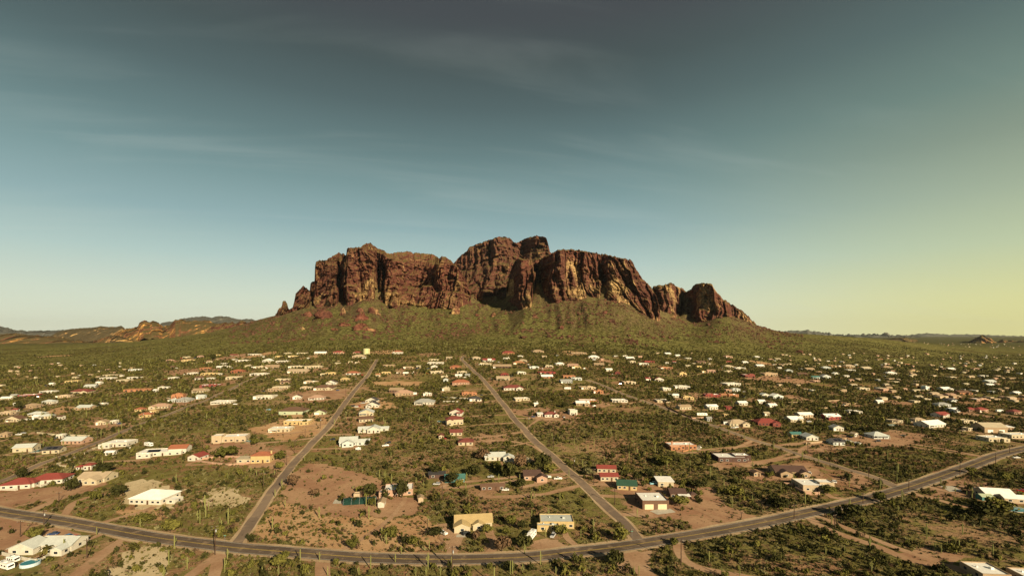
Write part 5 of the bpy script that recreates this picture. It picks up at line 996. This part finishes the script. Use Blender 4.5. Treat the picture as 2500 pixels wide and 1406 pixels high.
# where plants may stand
def keep(x, y, r):
    k = np.ones(len(x)); ok = np.ones(len(x), bool)
    for pts, w2 in ROADS:
        lo = pts.min(0) - w2 - 6; hi = pts.max(0) + w2 + 6; sel = np.where((x > lo[0]) & (x < hi[0]) & (y > lo[1]) & (y < hi[1]) & ok)[0]
        if not len(sel): continue
        a, b_ = pts[:-1], pts[1:]; ab = b_ - a; l2 = (ab ** 2).sum(1) + 1e-9
        for s0 in range(0, len(sel), 4000):
            s_ = sel[s0:s0 + 4000]; p = np.stack([x[s_], y[s_]], 1)[:, None, :]; t = np.clip(((p - a) * ab).sum(2) / l2, 0, 1); dist = np.sqrt(((p - a - t[..., None] * ab) ** 2).sum(2)).min(1)
            ok[s_] &= dist > w2 + r[s_] * .45 + .2
    for pl, dn in LOTS:
        arr = np.array(pl); lo, hi = arr.min(0), arr.max(0); sel = np.where((x > lo[0]) & (x < hi[0]) & (y > lo[1]) & (y < hi[1]))[0]
        if len(sel): ins = pip(pl, x[sel], y[sel]); k[sel[ins]] = np.minimum(k[sel[ins]], dn)
    for h_ in HOUSES:
        c = h_['c']; ang = h_.get('ang', GRID); dx, dy = x - c.x, y - c.y; near = (np.abs(dx) < 60) & (np.abs(dy) < 60); s_ = np.where(near)[0]
        if not len(s_): continue
        ca, sa = math.cos(ang), math.sin(ang); lx = dx[s_] * ca + dy[s_] * sa; ly = -dx[s_] * sa + dy[s_] * ca
        ins = (np.abs(lx) < h_['w'] / 2 + r[s_] + 1.5) & (ly > -r[s_] - 6.0) & (ly < h_['d'] + r[s_] + 1); ok[s_[ins]] = False
        if 'kind' in h_:                                                 # keep the line of sight to a front wall mostly open
            fr = (np.abs(lx) < h_['w'] / 2 + 2) & (ly > -16) & (ly <= -6 - r[s_]); k[s_[fr]] *= .4
    return ok, k
def sample(n, d0, d1, u0=-1.4, u1=1.4, pw=1.0):
    t = rng.random(n); d = (d0 ** (pw + 1) + t * (d1 ** (pw + 1) - d0 ** (pw + 1))) ** (1 / (pw + 1)); u_ = rng.uniform(u0, u1, n); return u_ * d, d
xs, ys, rs, ids = [], [], [], []
for n, d0, d1, r0, r1, mixp in [(230000, 215, 760, .35, 1.0, (.20, .08, .07, .42, .18, .03, .02)), (56000, 215, 900, .8, 2.0, (.24, .17, .15, .16, .14, .08, .08)), (7000, 215, 900, 1.7, 3.3, (.1, .28, .36, .0, .06, .06, .14)), (170000, 600, 1500, 1.0, 2.4, (.22, .18, .15, .22, .1, .08, .06)), (28000, 850, 1700, 1.9, 3.5, (.15, .3, .3, .0, .05, .1, .1)), (60000, 1400, 2900, 1.2, 3.0, (.25, .25, .2, .1, .04, .08, .08))]:
    x, y = sample(n, d0 * K, d1 * K); r = r0 + (r1 - r0) * rng.random(n) ** 2.2
    ok, k = keep(x, y, r)
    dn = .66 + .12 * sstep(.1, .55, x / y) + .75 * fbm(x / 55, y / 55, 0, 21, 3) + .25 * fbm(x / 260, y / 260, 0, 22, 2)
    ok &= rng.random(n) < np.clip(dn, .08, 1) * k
    x, y, r = x[ok], y[ok], r[ok]; xs.append(x); ys.append(y); rs.append(r); ii_ = rng.choice(7, len(x), p=np.array(mixp) / sum(mixp)); ii_ = np.where((rng.random(len(x)) < .28 * sstep(.1, .6, x / y)) & (ii_ != 3), 1, ii_); ids.append(ii_)  # dark mesquite forced rightward: vignette darkness put into the scrub's density and colour
for h_ in HOUSES:                                                        # planting close round each house
    if 'kind' not in h_: continue
    for k in range(hr.randint(6, 12) + (4 if h_['c'].y > 700 * K else 0)):
        sd = hr.choice('lrfbf'); w_, d_ = h_['w'], h_['d']; rr0 = hr.uniform(.8, 2.5 if sd == 'f' else 3.9)
        lx, ly = {'l': (-w_ / 2 - rr0 - hr.uniform(.5, 6), hr.uniform(-4, d_)), 'r': (w_ / 2 + rr0 + hr.uniform(.5, 6), hr.uniform(-4, d_)), 'f': (hr.uniform(-.5, .5) * w_, -rr0 - hr.uniform(1.2, 5 if h_['c'].y > 650 * K else 8)), 'b': (hr.uniform(-.5, .5) * w_, d_ + rr0 + hr.uniform(1, 5))}[sd]
        ca, sa = math.cos(h_['ang']), math.sin(h_['ang']); xs.append(np.array([h_['c'].x + lx * ca - ly * sa])); ys.append(np.array([h_['c'].y + lx * sa + ly * ca])); rs.append(np.array([rr0])); ids.append(np.array([hr.choice((1, 2, 6, 1, 2, 0))]))
hx, hy_, hr_ = map(np.concatenate, (xs[6:], ys[6:], rs[6:])); okh = np.ones(len(hx), bool)
for pts, w2 in ROADS:
    for s0 in range(len(hx)): okh[s0] &= np.min((pts[:, 0] - hx[s0]) ** 2 + (pts[:, 1] - hy_[s0]) ** 2) > (w2 + 3 + hr_[s0]) ** 2
hid = np.concatenate(ids[6:]); xs, ys, rs, ids = xs[:6] + [hx[okh]], ys[:6] + [hy_[okh]], rs[:6] + [hr_[okh]], ids[:6] + [hid[okh]]
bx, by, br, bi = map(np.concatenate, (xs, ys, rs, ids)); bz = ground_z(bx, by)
brot = rng.uniform(0, 6.28, len(bx)); bh = rng.uniform(.85, 1.5, len(bx))
pxs = CX + F * bx / by; pys = HY + (CH - bz) / by * F
app = br / by * ((pxs > -5) & (pxs < 2505) & (pys < 1402)); order = np.argsort(-app); big = order[:230]; rest = np.ones(len(bx), bool); rest[big] = False
KIND = ['olive creosote bush', 'dark green mesquite bush', 'bright green palo verde bush', 'pale grey green bursage', 'dry brown brush', 'rounded olive creosote bush', 'low dark mesquite']
def bzone(px, py):
    if py > np.interp(px, [p[0] for p in main_px], [p[1] for p in main_px]): return 'below the main road ' + ('at lower left' if px < 520 else 'at bottom centre' if px < 1500 else 'at lower right')
    if px < 600: return 'above the main road on the left'
    if px < 1050: return 'on the orange and red dirt lots'
    if px < 1540: return 'between the two tan houses and the right junction' if py > 1240 else 'among the central houses'
    return 'above the main road on the right'
ANCH = []
import re as _re
for h_ in HOUSES:
    if h_.get('label'): ANCH.append((h_['px'], h_['py'], _re.split(r' (?:and|beside|behind|near|at|on|by|half|in|left|right|running) ', h_['label'])[0]))
def where(px, py):
    best = min(ANCH, key=lambda a: (a[0] - px) ** 2 + 4 * (a[1] - py) ** 2); dx, dy = px - best[0], py - best[1]
    if (dx * dx + 4 * dy * dy) ** .5 > 230: return bzone(px, py)
    return ('right of the ' if dx > 0 else 'left of the ') + best[2] if abs(dx) > 1.3 * abs(dy) else ('in front of the ' if dy > 0 else 'behind the ') + best[2]
def sz3(v, a, b_): return 'small ' if v < a else 'large ' if v > b_ else ''
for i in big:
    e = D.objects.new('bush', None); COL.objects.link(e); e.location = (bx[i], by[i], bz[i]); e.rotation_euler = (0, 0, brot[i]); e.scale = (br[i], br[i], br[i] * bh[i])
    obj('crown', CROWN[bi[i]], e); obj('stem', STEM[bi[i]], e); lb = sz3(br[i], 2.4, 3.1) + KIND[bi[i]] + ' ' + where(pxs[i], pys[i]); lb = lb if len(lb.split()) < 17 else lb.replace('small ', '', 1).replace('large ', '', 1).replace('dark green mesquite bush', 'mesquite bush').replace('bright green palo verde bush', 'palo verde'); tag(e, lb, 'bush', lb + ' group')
def scatter(name, srcs, x, y, z, idx, scl, rot, label, cat):
    m_ = D.meshes.new(name); n = len(x); m_.vertices.add(n); m_.vertices.foreach_set('co', np.stack([x, y, z], 1).astype(np.float32).reshape(-1))
    a = m_.attributes.new('idx', 'INT', 'POINT'); a.data.foreach_set('value', idx.astype(np.int32)); a = m_.attributes.new('rot', 'FLOAT', 'POINT'); a.data.foreach_set('value', rot.astype(np.float32)); a = m_.attributes.new('scl', 'FLOAT_VECTOR', 'POINT'); a.data.foreach_set('vector', scl.astype(np.float32).reshape(-1))
    o = obj(name, m_); g_ = D.node_groups.new(name, 'GeometryNodeTree'); g_.interface.new_socket('Geometry', in_out='INPUT', socket_type='NodeSocketGeometry'); g_.interface.new_socket('Geometry', in_out='OUTPUT', socket_type='NodeSocketGeometry')
    gi, go, jn = g_.nodes.new('NodeGroupInput'), g_.nodes.new('NodeGroupOutput'), g_.nodes.new('GeometryNodeJoinGeometry')
    def at(nm, ty): q = g_.nodes.new('GeometryNodeInputNamedAttribute'); q.data_type = ty; q.inputs['Name'].default_value = nm; return q.outputs[0]
    ai, ar, as_ = at('idx', 'INT'), at('rot', 'FLOAT'), at('scl', 'FLOAT_VECTOR'); cz = g_.nodes.new('ShaderNodeCombineXYZ'); g_.links.new(ar, cz.inputs[2])
    for k, s_ in enumerate(srcs):
        oi = g_.nodes.new('GeometryNodeObjectInfo'); oi.inputs['Object'].default_value = s_; oi.inputs['As Instance'].default_value = True
        cp = g_.nodes.new('FunctionNodeCompare'); cp.data_type = 'INT'; cp.operation = 'EQUAL'; ii = [q for q in cp.inputs if q.type == 'INT']; g_.links.new(ai, ii[0]); ii[1].default_value = k
        ip = g_.nodes.new('GeometryNodeInstanceOnPoints'); g_.links.new(gi.outputs[0], ip.inputs['Points']); g_.links.new(cp.outputs[0], ip.inputs['Selection']); g_.links.new(oi.outputs['Geometry'], ip.inputs['Instance']); g_.links.new(cz.outputs[0], ip.inputs['Rotation']); g_.links.new(as_, ip.inputs['Scale']); g_.links.new(ip.outputs[0], jn.inputs[0])
    g_.links.new(jn.outputs[0], go.inputs[0]); md = o.modifiers.new('scatter', 'NODES'); md.node_group = g_; tag(o, label, cat, kind='stuff'); return o
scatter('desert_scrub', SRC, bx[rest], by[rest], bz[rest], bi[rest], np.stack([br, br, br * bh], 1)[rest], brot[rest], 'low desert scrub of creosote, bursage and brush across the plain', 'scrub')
# saguaros -----------------------------------------------------------
spx = [(33,1372,0),(236,1306,18),(412,1378,34),(457,1387,26),(156,1345,28),(500,1248,38),(556,1170,14),(644,1174,24),(733,1368,26),(894,1235,26),(916,1236,20),(943,1327,25),(980,1352,18),(905,1388,30),(1045,1388,36),(1102,1380,14),(1139,1172,18),(965,1372,12),(926,1165,17),(940,1168,18),(1034,1187,14),(989,1165,14),(1048,1340,20),(1281,1352,24),(1246,1402,32),(1251,1400,30),(1357,1405,20),(1332,1310,20),(1418,1310,16),(1449,1292,24),(1367,1227,22),(1298,1262,18),(1305,1215,12),(1190,1130,14),(1218,1178,20),(1736,1100,14),(1760,1098,12),(1690,1112,16),(1683,1100,18),(1348,1070,14),(1402,1086,16),(1412,1104,14),(1435,1100,14),(1548,1404,18),(1560,1404,22),(1762,1404,16),(1806,1404,14),(2128,1395,24),(2124,1340,30),(2202,1222,24),(2193,1250,12),(2373,1218,26),(2360,1212,14),(2332,1206,14),(2424,1360,30),(2282,1345,20),(2350,1305,26),(2016,1356,20),(2062,1350,14),(2123,1334,12),(2312,1340,18),(2298,1350,16),(2025,1252,10),(2052,1256,10),(820,1105,16),(832,1102,14),(1016,1180,14),(780,1368,12),(555,1365,24),(640,1405,14),(680,1402,16),(800,1405,14),(876,1405,22),(1015,1405,12),(1040,1404,14),(1075,1404,16),(250,1132,16),(98,1092,14),(55,1118,16),(1520,1375,0)]
sx, sy, sh_ = [], [], []
for a, b_, h_ in spx:
    if h_: c = P(a, b_); sx.append(c.x); sy.append(c.y); sh_.append(min(9.5, max(4, 1.12 * h_ / ppm(c))))
nh = len(sx)
x, y = sample(5200, 230 * K, 1700 * K); ok, k = keep(x, y, np.full(len(x), .6)); ok &= rng.random(len(x)) < np.minimum(k, .8) * np.clip(.35 + .9 * fbm(x / 140, y / 140, 0, 31, 2) + .25 * (y > 1100 * K), .06, 1)
x, y = x[ok], y[ok]; o_ = np.argsort(y); x, y = x[o_], y[o_]
sx = np.concatenate([sx, x]); sy = np.concatenate([sy, y]); sh_ = np.concatenate([sh_, 3.5 + 4.5 * rng.random(len(x))]); sz = ground_z(sx, sy); si = rng.integers(0, 6, len(sx)); srot = rng.uniform(0, 6.28, len(sx)); nI = 250
for i in range(min(nI, len(sx))):
    e = D.objects.new('saguaro', None); COL.objects.link(e); e.location = (sx[i], sy[i], sz[i]); e.rotation_euler = (0, 0, srot[i]); wf = 6.6 * (sh_[i] / 8.5) ** .6; e.scale = (wf, wf, sh_[i])
    tk, am = SAGM[si[i]]; obj('trunk', tk, e)
    for m_ in am: obj('arm', m_, e)
    px_, py_ = CX + F * sx[i] / sy[i], HY + (CH - sz[i]) / sy[i] * F
    lb = ('short ' if sh_[i] < 5 else 'tall ' if sh_[i] > 6.6 else '') + ('armless saguaro ' if not am else 'one armed saguaro ' if len(am) == 1 else 'branched saguaro ') + (where(px_, py_) if py_ > 1060 else zone(px_, py_)); tag(e, lb, 'cactus', lb + ' group')
scatter('distant_saguaros', SAGS, sx[nI:], sy[nI:], sz[nI:], si[nI:], np.stack([np.full(len(sx), 6.2), np.full(len(sx), 6.2), sh_], 1)[nI:], srot[nI:], 'far off saguaro cacti dotted over the plain and lower slope', 'cacti')
LB = defaultdict(list)
for o in COL.objects:
    if o.parent is None and o.get('category') in ('bush', 'cactus'): LB[o['label']].append(o)
ORD2 = ORD + ['thirteenth from left', 'fourteenth from left', 'fifteenth from left']
for lb, L in LB.items():
    if 1 < len(L) <= 15 and len(lb.split()) <= 13:
        L.sort(key=lambda o: o.location.x / o.location.y)
        for i, o in enumerate(L): o['label'] = lb + ', ' + (ORD2[i] if i < len(L) - 1 else 'rightmost')
# trees ----------------------------------------------------------------
def tree(px, py, wpx, hpx, mt, label, seed):
    c = P(px, py); r_ = wpx / ppm(c) / 2; h = hpx / ppm(c) ; e = D.objects.new('tree', None); COL.objects.link(e); e.location = c; tag(e, label, 'tree', 'trees near the houses'); rr_ = random.Random(seed)
    v, f = leaves(420, 500 + seed, 1, 1, .15, 9); th = .18
    v = [(p[0] * r_, p[1] * r_, h * (th + (1 - th) * p[2] / 1.15)) for p in v]; obj('crown', mesh('crown', v, f, LM[mt]), e, None, (0, 0, seed))
    b_ = MB().tube([(0, 0, -.4), (.1, 0, h * .25), (0, .1, h * .55)], [.32, .24, .12], 7)
    for k in range(4): a = 1.57 * k + seed; b_.tube([(.05, 0, h * .22), (.35 * r_ * math.cos(a), .35 * r_ * math.sin(a), h * .48), (.62 * r_ * math.cos(a), .62 * r_ * math.sin(a), h * .7)], [.16, .11, .05], 5)
    obj('trunk', b_.mesh('trunk', M_bark), e)
for i, a in enumerate([(980,1214,42,46,1,'big dark tree in front of the pink walled house'),(903,1212,40,34,1,'dark spreading tree behind the green shade house'),(1244,1168,44,44,1,'large dark rounded tree left of the brown roofed house'),(1215,1152,30,28,2,'bright green tree beside the large dark tree'),(1270,1140,40,34,4,'rusty tree behind the brown roofed house'),(1325,1140,50,36,1,'wide dark tree by the right straight road'),(1345,1155,34,24,2,'green tree at the verge of the right straight road'),(1180,1120,40,26,4,'brown leafless tree left of the white pale roofed house'),(1160,1160,44,30,1,'dark tree behind the turquoise roof'),(1100,1180,40,30,1,'dark tree in front of the turquoise roof'),(1120,1190,30,22,2,'small green tree right of the turquoise roof'),(1062,1158,34,26,1,'dark tree behind the low carport'),(1275,1190,42,22,1,'dark low tree by the long mobile home'),(1505,1380,48,42,1,'round dark tree below the right junction'),(1516,1320,44,34,2,'pale green tree at the right junction'),(1370,1305,40,28,2,'green tree in front of the yellow flat roofed house'),(1275,1292,26,26,1,'dark shrub tree left of the yellow flat roofed house'),(1245,1285,34,30,2,'green tree between the two tan houses'),(1190,1300,36,22,2,'green tree in front of the tan roofed house'),(1160,1318,28,26,4,'brown tree by the drive of the tan roofed house'),(1225,1345,60,40,4,'broad rusty tree beside the main road'),(1280,1340,50,36,1,'dark tree left of the gravel court'),(1060,1310,44,24,1,'dark tree left of the white pickup'),(1010,1332,40,26,2,'green bush tree left of the tan gravel'),(862,1338,36,26,2,'round palo verde on the orange dirt lot'),(955,1312,44,26,2,'palo verde beside a saguaro on the orange lot'),(716,1188,34,32,4,'bare brown tree right of the left straight road'),(765,1210,32,18,4,'low brown bush tree on the red yard'),(530,1312,36,32,2,'bright palo verde at the left junction'),(415,1296,52,30,2,'large palo verde beside the main road on the left'),(345,1275,50,24,2,'palo verde in front of the white roofed house'),(172,1198,36,34,1,'dark tree left of the cream tile roofed house'),(165,1162,30,22,3,'grey green tree behind the cream tile roofed house'),(258,1156,40,28,1,'dark tree right of the cream tile roofed house'),(52,1168,28,30,1,'dark tree behind the red roofed house'),(231,1222,30,28,2,'small tree by the curving dirt drive'),(285,1210,50,28,1,'dark thicket left of the white roofed house'),(260,1170,34,24,2,'green tree behind the two dark cars'),(555,1115,60,26,2,'green grove behind the yellow house'),(685,1122,30,24,2,'tree right of the yellow house'),(683,1146,24,22,2,'green tree by the left straight road'),(620,1085,26,18,2,'tree by the pool wall'),(85,1315,36,28,2,'yellow green palo verde by the lower left house'),(1660,1235,56,26,2,'green tree in front of the brown gabled house'),(1700,1190,44,20,1,'dark hedge tree behind the red lot'),(1790,1210,46,24,2,'green tree right of the red lot'),(2085,1268,60,40,1,'large dark tree below the main road on the right'),(2150,1225,40,26,2,'green tree below the slanting junction'),(2400,1262,70,40,1,'dark thicket left of the right edge house'),(2440,1250,60,36,2,'green tree in front of the right edge house'),(2370,1155,26,16,2,'small tree beside the main road on the right'),(2450,1172,40,22,2,'tree behind the right edge house'),(2020,1205,44,22,2,'green tree in front of the sandy house'),(2072,1170,24,18,1,'dark tree by the dirt yard at the junction'),(1910,1240,50,28,1,'dark tree above the main road right of the red lot'),(1245,1390,50,20,1,'dark bush tree at the bottom centre'),(680,1385,44,30,2,'palo verde below the left junction'),(696,1362,30,18,2,'small palo verde beside the main road'),(2330,1352,44,26,2,'green tree by the winding red drive'),(1645,1330,30,18,2,'green bush tree beside the main road on the right'),(1585,1165,30,22,1,'dark tree behind the yellow cabin'),(1555,1172,26,22,1,'dark tree right of the red barns'),(1440,1160,36,18,3,'grey green tree left of the red barns'),(1620,1135,60,22,2,'green thicket behind the open shed'),(1635,985,22,24,1,'dark tree beside the slanting road'),(2085,1020,24,20,1,'dark tree in the right houses'),(2130,1055,30,18,1,'dark tree behind the pale hip roofed house'),(2350,1010,26,22,1,'dark tree by the red roofed house on the right'),(1850,1030,24,16,1,'dark tree left of the maroon house'),(520,880,14,18,1,'tall dark tree far left at the foot of the slope'),(1008,860,16,9,1,'dark round tree right of the water tank'),(45,1000,18,22,1,'dark tree at the far left'),(232,995,20,18,1,'dark tree in front of the pale low house'),(228,935,16,14,1,'dark tree among the far left houses'),(1380,995,24,14,1,'dark tree by the orange compound'),(745,1035,16,12,1,'round dark bush by the yellow adobe house')]): tree(*a, i + 1)
# date palm at the lower left
c = P(113, 1352); e = D.objects.new('date_palm', None); COL.objects.link(e); e.location = c; tag(e, 'date palm in front of the lower left white house', 'palm tree'); obj('trunk', MB().tube([(0, 0, -.3), (0, 0, 1.5), (.1, 0, 3.2)], [.4, .34, .32], 8).mesh('trunk', M_bark), e)
for k in range(22):
    a = k * 2.4; l = 3.2; up = .9 - .06 * k; pts = [(.1 + l * t_ * math.cos(a), l * t_ * math.sin(a), 3.2 + up * l * t_ - 1.25 * l * t_ * t_ * (.6 + .02 * k)) for t_ in (0, .35, .7, 1)]; v, f = [], []
    for j, p in enumerate(pts): w_ = (.12, .42, .38, .04)[j]; v += [(p[0] - w_ * math.sin(a), p[1] + w_ * math.cos(a), p[2] - .12), p, (p[0] + w_ * math.sin(a), p[1] - w_ * math.cos(a), p[2] - .12)]
    for j in range(3): b_ = 3 * j; f += [(b_, b_ + 1, b_ + 4, b_ + 3), (b_ + 1, b_ + 2, b_ + 5, b_ + 4)]
    obj('frond', mesh('frond', v, f, LM[0]), e)

# scree below the cliffs ---------------------------------------------------
RKS = []
for k in range(4):
    r_ = np.random.default_rng(900 + k); th = np.linspace(0, 2 * math.pi, 8)[:-1]; v = [(0, 0, .8 + .3 * r_.random())]; f = []
    for z_, s_ in ((.55, .7), (.1, 1.0), (-.4, .9)): v += [(s_ * (.7 + .6 * r_.random()) * math.cos(t_), s_ * (.7 + .6 * r_.random()) * math.sin(t_), z_ + .2 * r_.random()) for t_ in th]
    f = [(0, 1 + j, 1 + (j + 1) % 7) for j in range(7)] + [(1 + 7 * q_ + j, 8 + 7 * q_ + j, 8 + 7 * q_ + (j + 1) % 7, 1 + 7 * q_ + (j + 1) % 7) for q_ in range(2) for j in range(7)]
    RKS.append(D.objects.new('rock_source', mesh('rock', v, f, M_scree)))
n = 16000; u_ = (rng.uniform(560, 1960, n) - CX) / F; pxr = CX + F * u_; tdr = np.interp(pxr, PXC, _td); y = tdr - 20 - 1100 * K * rng.random(n) ** 1.7; x = u_ * y; ok = rng.random(n) < np.clip(.35 + 1.1 * fbm(x / 90, y / 160, 0, 61, 3), 0, 1); x, y = x[ok], y[ok]; r = 1.2 + 5.5 * rng.random(len(x)) ** 4 + 7 * (rng.random(len(x)) < .006)
scatter('scree', RKS, x, y, ground_z(x, y), rng.integers(0, 4, len(x)), np.stack([r, r, r * rng.uniform(.6, 1.2, len(r))], 1), rng.uniform(0, 6.28, len(r)), 'reddish boulders and scree strewn over the slope below the cliffs', 'rocks')
# ------------------------------------------------------------------ desert haze
M_hz = D.materials.new('haze_air'); M_hz.use_nodes = True; ht = M_hz.node_tree; ht.nodes.clear()
ho = ht.nodes.new('ShaderNodeOutputMaterial'); hv = ht.nodes.new('ShaderNodeVolumePrincipled'); ht.links.new(hv.outputs[0], ho.inputs['Volume'])
hv.inputs['Color'].default_value = (.93, .94, .90, 1); hv.inputs['Density'].default_value = 0.9e-5; hv.inputs['Anisotropy'].default_value = .5
hz = obj('haze', MB().box(-52000, 52000, -4000, 29000, -60, 900).mesh('haze', M_hz)); tag(hz, 'thin even haze over the whole desert plain', 'haze', kind='stuff')
